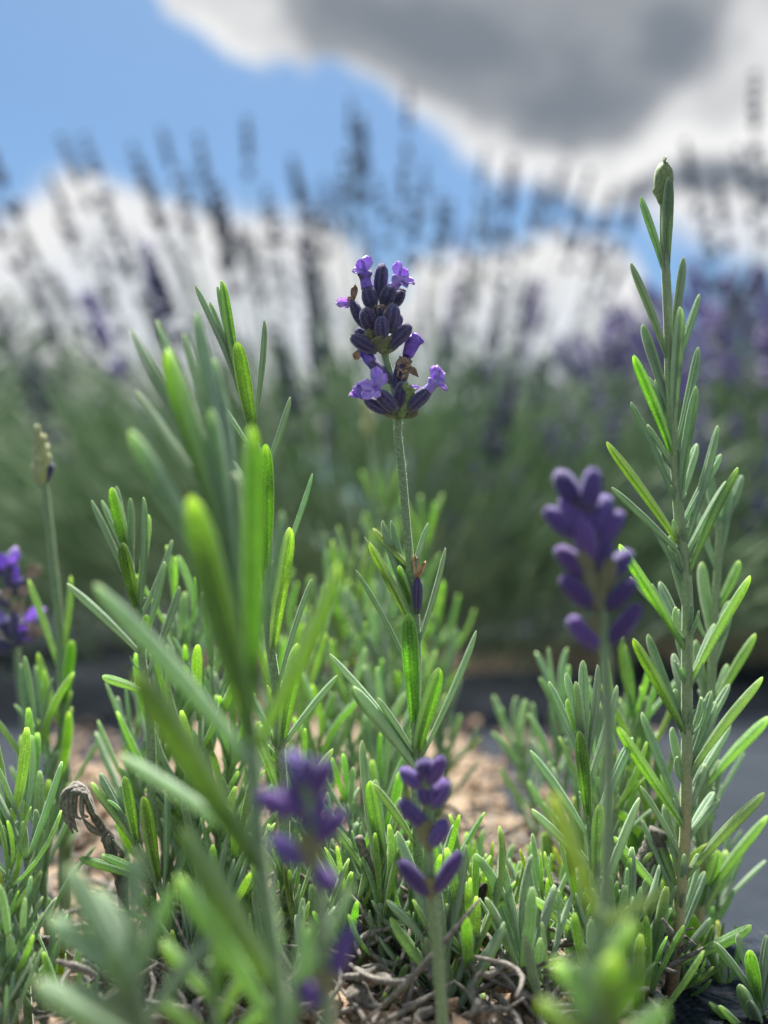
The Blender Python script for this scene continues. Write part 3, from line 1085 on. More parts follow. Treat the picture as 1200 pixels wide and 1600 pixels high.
hA.tube(c, [(*zh(552, 345), 0), (*zh(575, 325), 0), (*zh(592, 285), 0)], (8, 8, 11), 'corolla')
for t_, wd, dt, fc in [((585, 198), 15, .0004, (-.3, -1, 0)), ((640, 240), 15, .0002, (.3, -1, 0)), ((678, 315), 15, -.0008, (.2, -1, .6)), ((640, 335), 12, -.0014, (.2, -1, .6)), ((570, 330), 10, -.001, (-.2, -1, .5))]:
    hA.petal(c, zh(594, 290), zh(*t_), wd, 0, dt, fc)
c = hA.calyx(zh(575, 440), zh(608, 365), 17, .0014, .002, trunc=True)
hA.petal(c, zh(605, 375), zh(615, 345), 12, .002, .002, TOCAM, 'withered', .5, .4)
c = hA.calyx(zh(410, 555), zh(345, 415), 18, .001, .0015, 'calyx')
for t_, wd, mt_ in [((362, 325), 10, 'withered'), ((255, 425), 13, 'corolla'), ((320, 390), 9, 'straw'), ((300, 445), 8, 'corolla')]:
    hA.petal(c, zh(346, 420), zh(*t_), wd, .0014, .001, TOCAM, mt_, .4, .3)
c = hA.calyx(zh(455, 585), zh(412, 452), 25, -.001, -.0022)
c = hA.calyx(zh(540, 585), zh(568, 432), 25, -.001, -.0022)
c = hA.calyx(zh(493, 530), zh(490, 440), 19, -.001, -.0018, trunc=True)
hA.petal(c, zh(490, 500), zh(470, 432), 14, -.0020, -.0025, TOCAM, 'withered', .5, .4)
hA.petal(c, zh(490, 500), zh(512, 430), 14, -.0020, -.0026, TOCAM, 'withered', .5, .4)
c = hA.calyx(zh(507, 625), zh(500, 498), 22, -.0022, -.0034)
c = hA.calyx(zh(480, 682), zh(340, 602), 22, -.001, -.0016)
c = hA.calyx(zh(535, 665), zh(657, 545), 22, -.001, -.0012)
hA.petal(hA.calyx(zh(440, 660), zh(385, 680), 14, .002, .003), zh(390, 675), zh(355, 725), 11, .003, .003, TOCAM, 'straw', .4, .4)
hA.bract(zh(512, 692), zh(500, 590), 30, -.0012, -.0034, (0, 1, -.3))
hA.bract(zh(490, 680), zh(425, 560), 22, -.001, -.0025, (.3, 1, -.3))
hA.bract(zh(525, 690), zh(590, 600), 18, .0, .001, (-.3, 1, -.3))
# lower whorl
c = hA.calyx(zh(560, 850), zh(428, 722), 19, -.0002, .0005)
hA.petal(c, zh(450, 742), zh(405, 672), 19, .0002, .0006, (-.2, -1, .3), 'corolla_deep', .6, .05)
hA.tube(c, [(*zh(452, 745), .0004), (*zh(430, 712), .0006), (*zh(412, 678), .0008)], (9, 10.5, 4), 'corolla_deep', n=12)
c = hA.calyx(zh(578, 930), zh(640, 690), 21, .001, .0014)
hA.tube(c, [(*zh(640, 705), .001), (*zh(656, 665), .001), (*zh(672, 625), .001), (*zh(690, 590), .0012)], (9, 11, 13, 4), 'corolla_deep', n=12)
hA.petal(c, zh(668, 650), zh(708, 600), 20, .0005, .0005, (.2, -1, .2), 'corolla_deep', .7, .08)
c = hA.calyx(zh(575, 900), zh(605, 740), 18, .0, -.0006, trunc=True)
for t_, wd, mt_ in [((600, 712), 16, 'withered'), ((660, 735), 13, 'withered'), ((697, 808), 11, 'withered'), ((612, 835), 16, 'withered'), ((585, 770), 12, 'withered'), ((640, 790), 14, 'straw')]:
    hA.petal(c, zh(618, 765), zh(*t_), wd, -.001, -.002, TOCAM, mt_, .6, .35)
c = hA.calyx(zh(555, 1010), zh(415, 940), 21, -.001, -.001)
hA.petal(c, zh(425, 945), zh(370, 850), 18, -.0008, -.001, (-.2, -1, .2), 'corolla', .6, .2)
hA.petal(c, zh(420, 930), zh(328, 908), 16, -.0008, -.0012, (-.2, -1, .4), 'corolla', .6, .2)
hA.petal(c, zh(420, 940), zh(352, 868), 18, -.0004, -.0004, (-.2, -1, .2), 'corolla_deep', .6, .2)
c = hA.calyx(zh(582, 1000), zh(482, 898), 23, -.002, -.0034)
for t_, wd, dt, fc in [((478, 760), 17, -.003, (0, -1, .1)), ((528, 800), 15, -.003, (.3, -1, .1)), ((385, 850), 17, -.0042, (-.2, -1, .2)), ((400, 938), 16, -.0052, (-.2, -1, .4)), ((470, 930), 14, -.0056, (0, -1, .5))]:
    hA.petal(c, zh(470, 880), zh(*t_), wd, -.0036, dt, fc, 'corolla', .15, .08)
hA.tube(c, [(*zh(484, 903), -.0033), (*zh(470, 880), -.0037)], (7, 6), 'corolla_deep')
c = hA.calyx(zh(590, 990), zh(618, 848), 21, -.0014, -.0024)
c = hA.calyx(zh(640, 985), zh(690, 880), 18, .002, .003)
hA.petal(c, zh(680, 900), zh(690, 865), 18, .003, .003, TOCAM, 'corolla', .5, .1)
c = hA.calyx(zh(635, 1000), zh(758, 882), 23, -.001, -.0014)
hA.tube(c, [(*zh(745, 895), -.0014), (*zh(768, 868), -.0014), (*zh(785, 840), -.0014)], (8.5, 8, 11), 'corolla')
for t_, wd, dt, fc in [((795, 755), 16, -.001, (0, -1, .1)), ((836, 790), 15, -.001, (.4, -1, .1)), ((842, 845), 13, -.0018, (.3, -1, .3)), ((856, 888), 10, -.0022, (.3, -1, .5)), ((745, 870), 9, -.002, (-.2, -1, .5))]:
    hA.petal(c, zh(782, 845), zh(*t_), wd, -.0014, dt, fc, 'corolla', .25, .25)
hA.bract(zh(598, 1035), zh(636, 845), 27, -.0013, -.0034, (0, 1, -.2), 'bud')
hA.bract(zh(595, 1035), zh(520, 985), 17, -.001, -.0015, (.2, 1, -.5))
hA.bract(zh(605, 1030), zh(700, 990), 16, .0, .0005, (-.2, 1, -.5))
hA.fuzz()
# the single withered floret low on the stem
hA.geos = []
c = hA.calyx(z2(588, 900), z2(590, 735), 16, -.001, -.001)
for t_, wd in [((578, 632), 9), ((625, 660), 7), ((600, 690), 8)]:
    hA.petal(c, z2(585, 740), z2(*t_), wd, -.001, -.001, TOCAM, 'straw', .4, .3)
hA.petal(c, z2(585, 745), z2(522, 650), 6, .001, .002, TOCAM, 'straw', .4, .3)
A.fuzz(300, 2600, .00022, .00028)

# ================= B: tall shoot in focus, left =======================================
B = Shoot('lavender_shoot', 'tall slender shoot with narrow upright leaves in focus beside the flower with open florets', 'lavender shoot',
          [(354, 520, .182), (366, 580, .182), (384, 640, .182), (404, 720, .182), (412, 820, .182), (416, 920, .182), (420, 992, .182), (432, 1080, .182), (437, 1170, .182), (445, 1320, .184)], .182,
          r=(0.0012, 0.0010, 0.0008, 0.0007, 0.0005))
for b, t, wd, dd, bow, mt_ in [
        ((945, 560), (865, 95), 42, -.001, .03, 'leaf'), ((915, 520), (765, 115), 36, .0, .05, 'leaf_grey'), ((925, 540), (848, 118), 28, .003, .0, 'leaf_grey'), ((985, 720), (925, 335), 56, -.004, .03, 'leaf'),
        ((1000, 700), (1032, 250), 32, .001, -.03, 'leaf_grey'), ((1070, 880), (1133, 550), 38, .0, -.03, 'leaf_grey'), ((1035, 1270), (1038, 735), 62, -.005, .02, 'leaf'),
        ((1080, 1560), (1130, 1060), 64, -.005, .03, 'leaf'), ((1060, 1330), (1220, 850), 32, .001, -.03, 'leaf_grey'), ((950, 1000), (905, 795), 38, .004, .02, 'leaf_grey'), ((930, 560), (820, 180), 28, .002, .04, 'leaf_grey'),
        ((940, 800), (790, 470), 28, .003, .03, 'leaf_grey'), ((1010, 1400), (905, 1100), 30, .003, .04, 'leaf_grey')]:
    B.leaf(z5(*b), z5(*t), wd / 2.5, dd, bow, mt_)
for b, t, wd, dd, mt_ in [((432, 1080), (486, 905), 13, .001, 'leaf_grey'), ((437, 1170), (465, 1005), 26, -.005, 'leaf'), ((437, 1180), (527, 1055), 15, .0, 'leaf_grey'), ((436, 1180), (345, 1010), 15, .002, 'leaf_grey'),
                          ((440, 1260), (395, 1130), 20, -.004, 'leaf'), ((441, 1300), (520, 1170), 18, -.002, 'leaf')]:
    B.leaf(b, t, wd, dd, .04, mt_)
for q in ((404, 720), (416, 925), (418, 960), (433, 1090), (437, 1170), (438, 1180)):
    B.axil(q, 3, 26)
B.fuzz(280, 1200, .00022)

# ================= C: tall budded shoot at the right ===================================
cst = [z3(*q) for q in ((328, 190), (327, 350), (336, 480), (345, 700), (350, 900), (360, 1050), (372, 1200), (388, 1420))] + [z4(*q) for q in ((690, 150), (690, 400), (690, 640), (688, 800), (685, 950), (675, 1100), (665, 1200), (652, 1360), (622, 1580))]
Cs = Shoot('lavender_shoot', 'tallest leafy shoot topped by a closed green bud, its stem brown at the foot', 'lavender shoot',
           [(x, y, .186) for x, y in cst], .186, r=(0.0013, 0.0012, 0.0011, 0.0011, 0.0010, 0.0009, 0.0008), stem_mat='stem_wood')
for b, t, wd, dd, bow, mt_ in [
        ((345, 490), (345, 110), 40, -.003, .04, 'leaf_grey'), ((318, 470), (243, 185), 32, -.001, .04, 'leaf_grey'), ((350, 760), (400, 410), 32, .003, -.02, 'leaf_grey'), ((335, 810), (205, 430), 38, -.001, .05, 'leaf_grey'),
        ((365, 1050), (388, 595), 46, -.003, .03, 'leaf_grey'), ((345, 1010), (250, 660), 42, .003, .03, 'leaf_grey'), ((352, 1180), (215, 775), 42, -.002, .05, 'leaf'), ((385, 1150), (455, 745), 34, .003, -.02, 'leaf_grey'),
        ((385, 1350), (447, 890), 46, -.003, .04, 'leaf_grey'), ((345, 1330), (205, 950), 42, .002, .04, 'leaf_grey'), ((378, 1500), (115, 1098), 42, -.003, .03, 'leaf'), ((415, 1490), (527, 1038), 40, .002, -.02, 'leaf_grey'),
        ((415, 1600), (603, 1193), 48, -.003, .05, 'leaf'), ((345, 1550), (133, 1268), 42, .001, .04, 'leaf_grey')]:
    Cs.leaf(z3(*b), z3(*t), wd / 2.387, dd, bow, mt_)
for b, t, wd, dd, bow, mt_ in [
        ((685, 340), (465, 0), 42, -.002, .03, 'leaf'), ((690, 300), (500, 110), 34, .005, .03, 'leaf_grey'), ((690, 630), (512, 315), 42, -.004, .03, 'leaf'), ((690, 640), (560, 300), 36, .005, .0, 'leaf_grey'), ((690, 960), (458, 605), 42, -.004, .02, 'leaf'),
        ((690, 930), (540, 560), 36, .006, .0, 'leaf_grey'), ((668, 1250), (448, 975), 44, -.003, .03, 'leaf'), ((710, 480), (900, 105), 46, -.003, .04, 'leaf'), ((705, 780), (942, 442), 46, -.003, .05, 'leaf'),
        ((695, 1120), (947, 828), 44, -.003, .05, 'leaf'), ((690, 760), (770, 490), 34, .004, .0, 'leaf_grey'), ((690, 1000), (800, 850), 30, -.001, .1, 'leaf_grey'), ((690, 820), (640, 610), 30, .003, .0, 'leaf_grey'),
        ((670, 1160), (600, 980), 34, .003, .0, 'leaf'), ((660, 1300), (575, 1220), 60, .002, .05, 'leaf'), ((655, 1400), (905, 1270), 40, -.002, -.03, 'leaf')]:
    Cs.leaf(z4(*b), z4(*t), wd / 2.133, dd, bow, mt_)
for q, k, s_ in ((z3(345, 770), 2, 16), (z3(350, 1000), 2, 16), (z3(372, 1200), 2, 18), (z3(380, 1340), 3, 22), (z3(386, 1480), 4, 28), (z4(690, 110), 4, 30), (z4(690, 330), 5, 36), (z4(690, 480), 4, 34), (z4(690, 630), 5, 36),
                 (z4(688, 790), 5, 36), (z4(685, 960), 5, 36), (z4(675, 1110), 4, 30), (z4(665, 1230), 4, 26), (z4(655, 1400), 4, 26)):
    Cs.axil(q, k, s_, mat='leaf_grey')
yy = 600
while yy < 1480:
    q, T = Cs.near(P(1040, yy, .186))
    cx = 600 + (q[0] / (Vector(q) - Vector((0, 0, CAM_Z))).dot(FWD)) * FPX
    sg = random.choice((-1, 1))
    Lf = random.uniform(80, 150)
    an = random.uniform(.18, .62)
    Cs.leaf((cx, yy), (cx + sg * Lf * math.sin(an), yy - Lf * math.cos(an)), random.uniform(13, 17), random.uniform(.001, .008), random.uniform(-.02, .06), 'leaf_grey')
    yy += random.uniform(22, 42)
# terminal bud of closed scales
hC = Head(Cs.t, .186)
for k in range(11):
    ly = k // 3
    a = k * 2.1
    y0 = 205 - ly * 35
    hC.bract(z3(327, y0), z3(327 + 27 * math.cos(a) * (1 - 0.3 * ly), y0 - 75 + ly * 4 if k < 10 else 55), 24 - 3 * ly, 0, -.0014 * math.sin(a) * (1 - .28 * ly), (-math.cos(a), math.sin(a), 0.1), 'bud', .3)
V, Fc, at = calyx_geo(P(*z3(327, 215), .186), P(*z3(328, 60), .186), 29 / FPX * .186, 5, 16)
mesh_obj('bud_core', V, Fc, M['bud'], Cs.t, at, origin=Cs.o)
Cs.fuzz(240, 1500, .0002)

# second stem behind it
c2 = [z4(*q) for q in ((800, -70), (790, 120), (778, 330), (765, 560), (748, 760), (738, 920), (738, 1060), (725, 1290), (690, 1590))]
C2 = Shoot('lavender_shoot', 'leafy shoot with a yellowish stem standing close behind the tallest budded shoot', 'lavender shoot',
           [(x, y, .205) for x, y in c2], .205, r=(0.0015, 0.0013, 0.0012, 0.0010, 0.0007), stem_mat='stem_wood')
for b, t, wd, dd, bow, mt_ in [
        ((790, 820), (962, 575), 44, -.004, .06, 'leaf'), ((750, 1190), (958, 905), 42, -.004, .05, 'leaf'), ((785, 240), (862, 55), 38, .0, -.02, 'leaf'), ((775, 560), (917, 298), 40, -.002, .03, 'leaf'),
        ((770, 640), (822, 400), 34, .002, .0, 'leaf_grey'), ((745, 940), (800, 720), 36, .003, .0, 'leaf_grey'), ((735, 1200), (790, 1020), 50, -.003, .0, 'leaf'), ((730, 1260), (820, 1020), 46, .002, .0, 'leaf'),
        ((720, 1330), (690, 1230), 40, -.004, .0, 'leaf'), ((735, 1000), (690, 800), 40, .003, .0, 'leaf_grey'), ((790, 100), (720, -120), 36, .003, .0, 'leaf_grey'), ((795, 60), (830, -200), 36, .001, .0, 'leaf_grey'),
        ((800, -40), (870, -230), 34, .002, -.02, 'leaf_grey'), ((795, -50), (760, -260), 34, .004, 0, 'leaf_grey'), ((780, 330), (740, 60), 38, .004, 0, 'leaf_grey'), ((775, 400), (830, 190), 36, .003, -.02, 'leaf_grey'),
        ((765, 560), (720, 320), 38, .003, 0, 'leaf_grey'), ((705, 1480), (830, 1420), 50, -.003, .0, 'leaf'), ((700, 1520), (790, 1460), 50, -.002, .0, 'leaf')]:
    C2.leaf(z4(*b), z4(*t), wd / 2.133, dd, bow, mt_)
for q in ((778, 330), (765, 560), (748, 760), (738, 920), (738, 1060), (730, 1200), (720, 1330), (700, 1480)):
    C2.axil(z4(*q), 5, 34, mat='leaf_grey')

# ================= D: small grey-green shoot, right of centre ===========================
D = Shoot('lavender_shoot', 'small pale grey green shoot with blunt upright leaves in front of the tallest budded shoot', 'lavender shoot',
          [z4(*q) for q in ((345, 560), (352, 700), (362, 900), (375, 1060), (390, 1180), (400, 1330))], .183, r=(0.0010, 0.0009, 0.0007, 0.0005))
for b, t, wd, dd, bow, mt_ in [
        ((350, 700), (343, 388), 32, .003, 0, 'leaf_grey'), ((345, 700), (288, 428), 30, .002, .03, 'leaf_grey'), ((355, 720), (320, 458), 32, -.002, .02, 'leaf_grey'), ((358, 740), (392, 403), 32, .001, -.03, 'leaf_grey'),
        ((350, 760), (230, 458), 34, .0, .05, 'leaf_grey'), ((362, 930), (330, 623), 40, -.004, .02, 'leaf'), ((363, 980), (168, 688), 38, .0, .05, 'leaf_grey'), ((370, 980), (508, 643), 36, .001, .05, 'leaf_grey'),
        ((358, 790), (456, 470), 34, .001, -.03, 'leaf_grey'), ((375, 1100), (173, 883), 42, -.002, .05, 'leaf_grey'), ((380, 1130), (398, 868), 50, -.004, .0, 'leaf'), ((392, 1210), (530, 845), 44, -.002, .03, 'leaf_grey'),
        ((350, 740), (292, 515), 30, .003, 0, 'leaf'), ((398, 1390), (172, 1175), 46, -.004, .06, 'leaf')]:
    D.leaf(z4(*b), z4(*t), wd / 2.133, dd, bow, mt_)
for q in ((362, 900), (375, 1080), (392, 1200)):
    D.axil(z4(*q), 3, 22, mat='leaf_grey')
D.fuzz(260, 500, .00022)

# ================= E: left shoot with pointed cluster ==================================
E = Shoot('lavender_shoot', 'neat shoot of upright leaves between the yellowish bud and the big blurred shoot', 'lavender shoot',
          [z5(*q) for q in ((500, 1080), (520, 1280), (545, 1450), (560, 1620), (590, 1900))], .192, r=(0.0010, 0.0009, 0.0007, 0.0005))
for b, t, wd, dd, bow, mt_ in [
        ((505, 1200), (437, 903), 46, -.003, .02, 'leaf'), ((535, 1400), (478, 1118), 48, -.004, .02, 'leaf'), ((525, 1330), (358, 953), 32, .0, .03, 'leaf_grey'), ((510, 1220), (398, 953), 28, .001, .03, 'leaf_grey'), ((505, 1200), (508, 945), 28, .002, 0, 'leaf_grey'),
        ((540, 1410), (560, 942), 38, .0, -.03, 'leaf_grey'), ((550, 1530), (642, 1193), 40, .0, -.03, 'leaf_grey'), ((540, 1420), (672, 1108), 30, .004, -.04, 'leaf_grey'), ((530, 1380), (580, 1010), 34, .004, 0, 'leaf'), ((550, 1560), (262, 1278), 42, .0, .04, 'leaf_grey'),
        ((505, 1180), (455, 898), 26, .003, .0, 'leaf_grey'), ((560, 1640), (700, 1290), 40, .002, -.03, 'leaf_grey'), ((550, 1560), (570, 1400), 34, -.004, 0, 'leaf'), ((565, 1700), (400, 1640), 40, .0, .05, 'leaf')]:
    E.leaf(z5(*b), z5(*t), wd / 2.5, dd, bow, mt_)
for q in ((520, 1280), (545, 1450), (560, 1620)):
    E.axil(z5(*q), 3, 26, mat='leaf_grey')
E.fuzz(240, 400, .0002)

# ================= G: small shoot, lower left ==========================================
Gs = Shoot('lavender_shoot', 'small bright shoot leaning beside the grey curled withered shoot', 'lavender shoot',
           [z6(*q) for q in ((490, 680), (540, 820), (600, 930), (645, 1010), (690, 1150))], .184, r=(0.0010, 0.0008, 0.0006))
for b, t, wd, dd, bow, mt_ in [
        ((520, 760), (393, 518), 40, .001, .03, 'leaf_grey'), ((525, 790), (357, 555), 40, -.001, .03, 'leaf'), ((540, 800), (485, 533), 40, -.003, .0, 'leaf'), ((620, 960), (557, 612), 52, -.004, .02, 'leaf'),
        ((640, 990), (648, 598), 34, .001, -.02, 'leaf_grey'), ((500, 710), (470, 568), 26, .002, 0, 'leaf_grey'), ((600, 950), (308, 848), 44, -.001, .04, 'leaf'), ((590, 930), (398, 838), 38, .001, .04, 'leaf'), ((650, 1020), (720, 800), 46, .003, 0, 'leaf')]:
    Gs.leaf(z6(*b), z6(*t), wd / 2.5, dd, bow, mt_)
Gs.axil(z6(500, 700), 5, 30, mat='leaf_grey')
Gs.fuzz(240, 300, .00022)

# ================= H: bottom right shoot ==============================================
H = Shoot('lavender_shoot', 'frosty shoot with crowded short leaves at the foot of the tallest budded shoot', 'lavender shoot',
          [z4(*q) for q in ((915, 1430), (930, 1540), (945, 1640), (950, 1760))], .180, r=(0.0010, 0.0008, 0.0006))
for b, t, wd, dd, bow, mt_ in [
        ((925, 1520), (783, 1325), 38, .0, .04, 'leaf_grey'), ((925, 1500), (858, 1298), 34, .001, .03, 'leaf_grey'), ((930, 1540), (900, 1353), 42, -.003, 0, 'leaf'), ((930, 1520), (955, 1303), 36, .001, 0, 'leaf_grey'), ((940, 1640), (868, 1468), 46, -.004, 0, 'leaf_grey'),
        ((945, 1680), (765, 1528), 44, -.001, .04, 'leaf'), ((945, 1690), (800, 1540), 40, -.004, .03, 'leaf'), ((942, 1640), (898, 1520), 40, -.005, 0, 'leaf_grey'), ((935, 1560), (990, 1350), 40, .0, 0, 'leaf_grey'), ((935, 1600), (1010, 1480), 40, -.003, 0, 'leaf')]:
    H.leaf(z4(*b), z4(*t), wd / 2.133, dd, bow, mt_)
H.fuzz(240, 300, .00022)

# ================= J: big blurred shoot in front =======================================
J = Shoot('lavender_shoot', 'large blurred bright green shoot with long spreading leaves, close in front of the slender one', 'lavender shoot',
          [(366, 740, .134), (374, 880, .131), (380, 1020, .128), (393, 1170, .125), (405, 1330, .120), (428, 1500, .116), (440, 1660, .114)], .122, r=(0.0012, 0.0011, 0.0009, 0.0006))
for b, t, wd, dd, bow, mt_ in [
        ((375, 900), (262, 545), 46, .006, .0, 'leaf'), ((372, 850), (205, 515), 26, .010, .04, 'leaf_grey'), ((372, 850), (245, 500), 24, .012, .03, 'leaf_grey'), ((374, 850), (308, 488), 30, .010, .02, 'leaf_grey'), ((380, 1030), (203, 672), 40, .0, .07, 'leaf_grey'),
        ((390, 1150), (298, 775), 50, -.006, .02, 'leaf'), ((388, 1130), (392, 665), 40, .0, -.02, 'leaf'), ((395, 1200), (148, 912), 44, -.001, .05, 'leaf_grey'), ((407, 1350), (213, 1048), 50, -.006, .02, 'leaf'),
        ((405, 1340), (188, 1178), 36, .004, .05, 'leaf_grey'), ((432, 1540), (288, 1290), 54, -.006, .02, 'leaf'), ((438, 1610), (278, 1368), 46, .0, .05, 'leaf'), ((393, 1160), (528, 880), 34, .0, -.05, 'leaf'),
        ((436, 1580), (548, 1385), 36, .0, -.04, 'leaf_grey'), ((440, 1650), (480, 1440), 32, -.003, -.02, 'leaf_grey'), ((378, 980), (330, 640), 34, .004, .0, 'leaf_grey'), ((385, 1080), (440, 800), 26, .006, -.03, 'leaf_grey')]:
    J.leaf(b, t, wd, dd, bow, mt_)
for t, wd in (((228, 565), 20), ((288, 520), 22), ((335, 560), 24), ((212, 610), 22), ((345, 600), 24)):
    J.leaf((373, 860), t, wd, .010, .03, 'leaf_grey')
for q in ((380, 1020), (393, 1170), (405, 1330), (428, 1500)):
    J.axil(q, 2, 34)

# ================= K: blurred shoots, bottom left ======================================
K1 = Shoot('lavender_shoot', 'very blurred low shoot of broad soft leaves beneath the curled withered shoot', 'lavender shoot',
           [(200, 1470, .108), (215, 1560, .108), (235, 1680, .108)], .108, r=(0.0010, 0.0008, 0.0006))
for b, t, wd, dd in [((210, 1560), (108, 1352), 46, 0), ((210, 1540), (80, 1432), 44, -.002), ((225, 1640), (58, 1532), 48, 0), ((205, 1500), (150, 1390), 40, .004), ((205, 1500), (212, 1330), 30, .003),
                     ((212, 1540), (240, 1425), 36, -.003), ((210, 1520), (268, 1388), 38, .002), ((225, 1620), (110, 1530), 42, -.005), ((225, 1600), (330, 1460), 40, .0), ((228, 1640), (180, 1480), 46, -.006)]:
    K1.leaf(b, t, wd, dd, .04, random.choice(('leaf', 'leaf_grey')))
K2 = Shoot('lavender_shoot', 'softly blurred shoot between the violet bud cluster and the low broad leaved shoot', 'lavender shoot',
           [(330, 1500, .122), (340, 1600, .120), (345, 1700, .119)], .121, r=(0.0010, 0.0008, 0.0006))
for b, t, wd, dd in [((335, 1560), (255, 1470), 36, 0), ((338, 1560), (345, 1420), 30, .002), ((340, 1600), (400, 1480), 34, 0), ((342, 1640), (250, 1560), 40, -.003), ((342, 1640), (430, 1560), 38, -.002)]:
    K2.leaf(b, t, wd, dd, .04, 'leaf')

# ================= L: blurred shoots, bottom right of centre ============================
L1 = Shoot('lavender_shoot', 'blurred shoot carrying a crossing pair of yellow green leaves under the violet bud spike', 'lavender shoot',
           [(935, 1420, .110), (930, 1500, .109), (938, 1600, .108), (940, 1700, .107)], .109, r=(0.0012, 0.0011, 0.0008))
for b, t, wd, dd, mt_ in [((936, 1430), (866, 1240), 44, .001, 'leaf_lime'), ((936, 1445), (1042, 1392), 30, -.002, 'leaf_lime'), ((936, 1590), (868, 1500), 44, 0, 'leaf'), ((933, 1540), (985, 1440), 46, -.004, 'leaf'), ((938, 1640), (845, 1560), 44, -.002, 'leaf'),
                          ((938, 1620), (1000, 1500), 46, -.003, 'leaf'), ((938, 1660), (1040, 1570), 44, .0, 'leaf'), ((938, 1650), (900, 1500), 48, -.006, 'leaf_grey'), ((938, 1660), (955, 1490), 50, -.006, 'leaf')]:
    L1.leaf(b, t, wd, dd, .04, mt_)

# ================= N: shoots round the lower centre =====================================
N1 = Shoot('lavender_shoot', 'sturdy low shoot with thick spreading leaves behind the small violet bud cluster', 'lavender shoot',
           [z7(*q) for q in ((790, 760), (805, 900), (815, 1040), (830, 1180), (838, 1330))], .172, r=(0.0014, 0.0012, 0.0009))
for b, t, wd, dd, bow, mt_ in [
        ((815, 1080), (585, 800), 48, -.002, .12, 'leaf_grey'), ((820, 1120), (628, 518), 46, .003, .05, 'leaf_grey'), ((815, 1060), (908, 575), 42, .002, -.02, 'leaf_grey'), ((830, 1200), (943, 882), 56, .003, -.03, 'leaf_grey'),
        ((838, 1310), (1065, 888), 50, -.003, .0, 'leaf_grey'), ((838, 1330), (592, 1188), 46, -.002, .06, 'leaf_grey'), ((815, 1040), (790, 640), 40, .004, .0, 'leaf_grey'), ((836, 1300), (985, 1180), 40, .002, .0, 'leaf'), ((818, 1100), (870, 590), 38, .005, 0, 'leaf_grey'),
        ((825, 1180), (600, 870), 66, .001, .0, 'leaf')]:
    N1.leaf(z7(*b), z7(*t), wd / 2.609, dd, bow, mt_)
N1.fuzz(200, 300, .0002)
N2 = Shoot('lavender_shoot', 'slim shoot between the two nodding violet bud clusters, leaves upright', 'lavender shoot',
           [z7(*q) for q in ((545, 440), (575, 600), (560, 800), (540, 960), (545, 1200))], .186, r=(0.0011, 0.0009, 0.0006))
for b, t, wd, dd, bow, mt_ in [
        ((575, 640), (520, 313), 58, -.004, .0, 'leaf'), ((578, 600), (538, 308), 40, .003, 0, 'leaf_grey'), ((560, 800), (485, 148), 40, .003, .0, 'leaf_grey'), ((545, 940), (632, 520), 44, -.004, .06, 'leaf_grey'), ((575, 640), (680, 560), 40, 0, .05, 'leaf'), ((560, 760), (380, 500), 36, .003, .03, 'leaf'),
        ((545, 980), (440, 690), 40, .0, .05, 'leaf_grey'), ((575, 600), (640, 380), 36, .004, 0, 'leaf'), ((545, 1000), (640, 860), 50, .0, .0, 'leaf'), ((545, 1050), (430, 980), 44, -.002, .0, 'leaf')]:
    N2.leaf(z7(*b), z7(*t), wd / 2.609, dd, bow, mt_)
N2.fuzz(200, 300, .0002)


# ================= procedural companions ===============================================
def filler(label, tip, root_px, d, n_nodes, leaf_px, group=None, kind=None, wk=1.0, spread=(0.45, 0.75), lime=0.04):
    tp = P(*tip, d)
    lo = P(*root_px, d)
    rt = Vector((lo.x, lo.y + random.uniform(-.004, .004), -.003))
    t = thing('lavender_shoot', label, 'lavender shoot', (rt.x, rt.y, 0), group)
    mid_ = rt.lerp(tp, 0.5) + Vector((random.uniform(-.003, .003), random.uniform(-.003, .003), 0))
    Lp = leaf_px * 1.3 / FPX * d
    path = catmull([rt, mid_, rt.lerp(tp, 0.8), tp], 4)
    # the stem ends below the tips of the top leaves
    tot = (tp - rt).length
    keep = max(0.35, 1 - 0.75 * Lp / tot)
    nn = max(3, int(len(path) * keep))
    path = path[:nn]
    V, Fc, A_ = tube(path, (0.0010, 0.0008, 0.0005), 7)
    mesh_obj('stem', V, Fc, M['stem'], t, dict(along=A_), origin=t.location)
    ph = random.uniform(0, 3.14)
    for k in range(n_nodes):
        u = 0.12 + 0.88 * ((k + 1) / n_nodes) ** 0.85
        f_ = u * (len(path) - 1)
        i = min(int(f_), len(path) - 2)
        q = Vector(path[i]).lerp(Vector(path[i + 1]), f_ - i)
        T = (Vector(path[i + 1]) - Vector(path[i])).normalized()
        for sgn in (0, 1):
            a = ph + k * math.pi / 2 + sgn * math.pi + random.uniform(-.3, .3)
            o_ = T.orthogonal().normalized()
            o_.rotate(Matrix.Rotation(a, 3, T))
            sp = random.uniform(*spread) * (1.0 - 0.55 * (k / max(1, n_nodes - 1)) ** 2)
            L = Lp * random.uniform(0.75, 1.15) * (1.0 if k < n_nodes - 1 else 0.8)
            kd = kind or random.choice(('leaf', 'leaf', 'leaf_grey'))
            if random.random() < lime:
                kd = 'leaf_lime'
            put_leaf(t, q - T * .0003, q + (T + o_ * sp).normalized() * L, T, wk * random.uniform(0.85, 1.2), kd)
        if k < n_nodes - 1 and random.random() < 0.8:
            for _ in range(2):
                o_ = T.orthogonal().normalized()
                o_.rotate(Matrix.Rotation(random.uniform(0, 6.28), 3, T))
                put_leaf(t, q - T * .0003, q + (T + o_ * random.uniform(.3, .7)).normalized() * Lp * random.uniform(.25, .45), T, 1.4, 'leaf_grey')
    return t


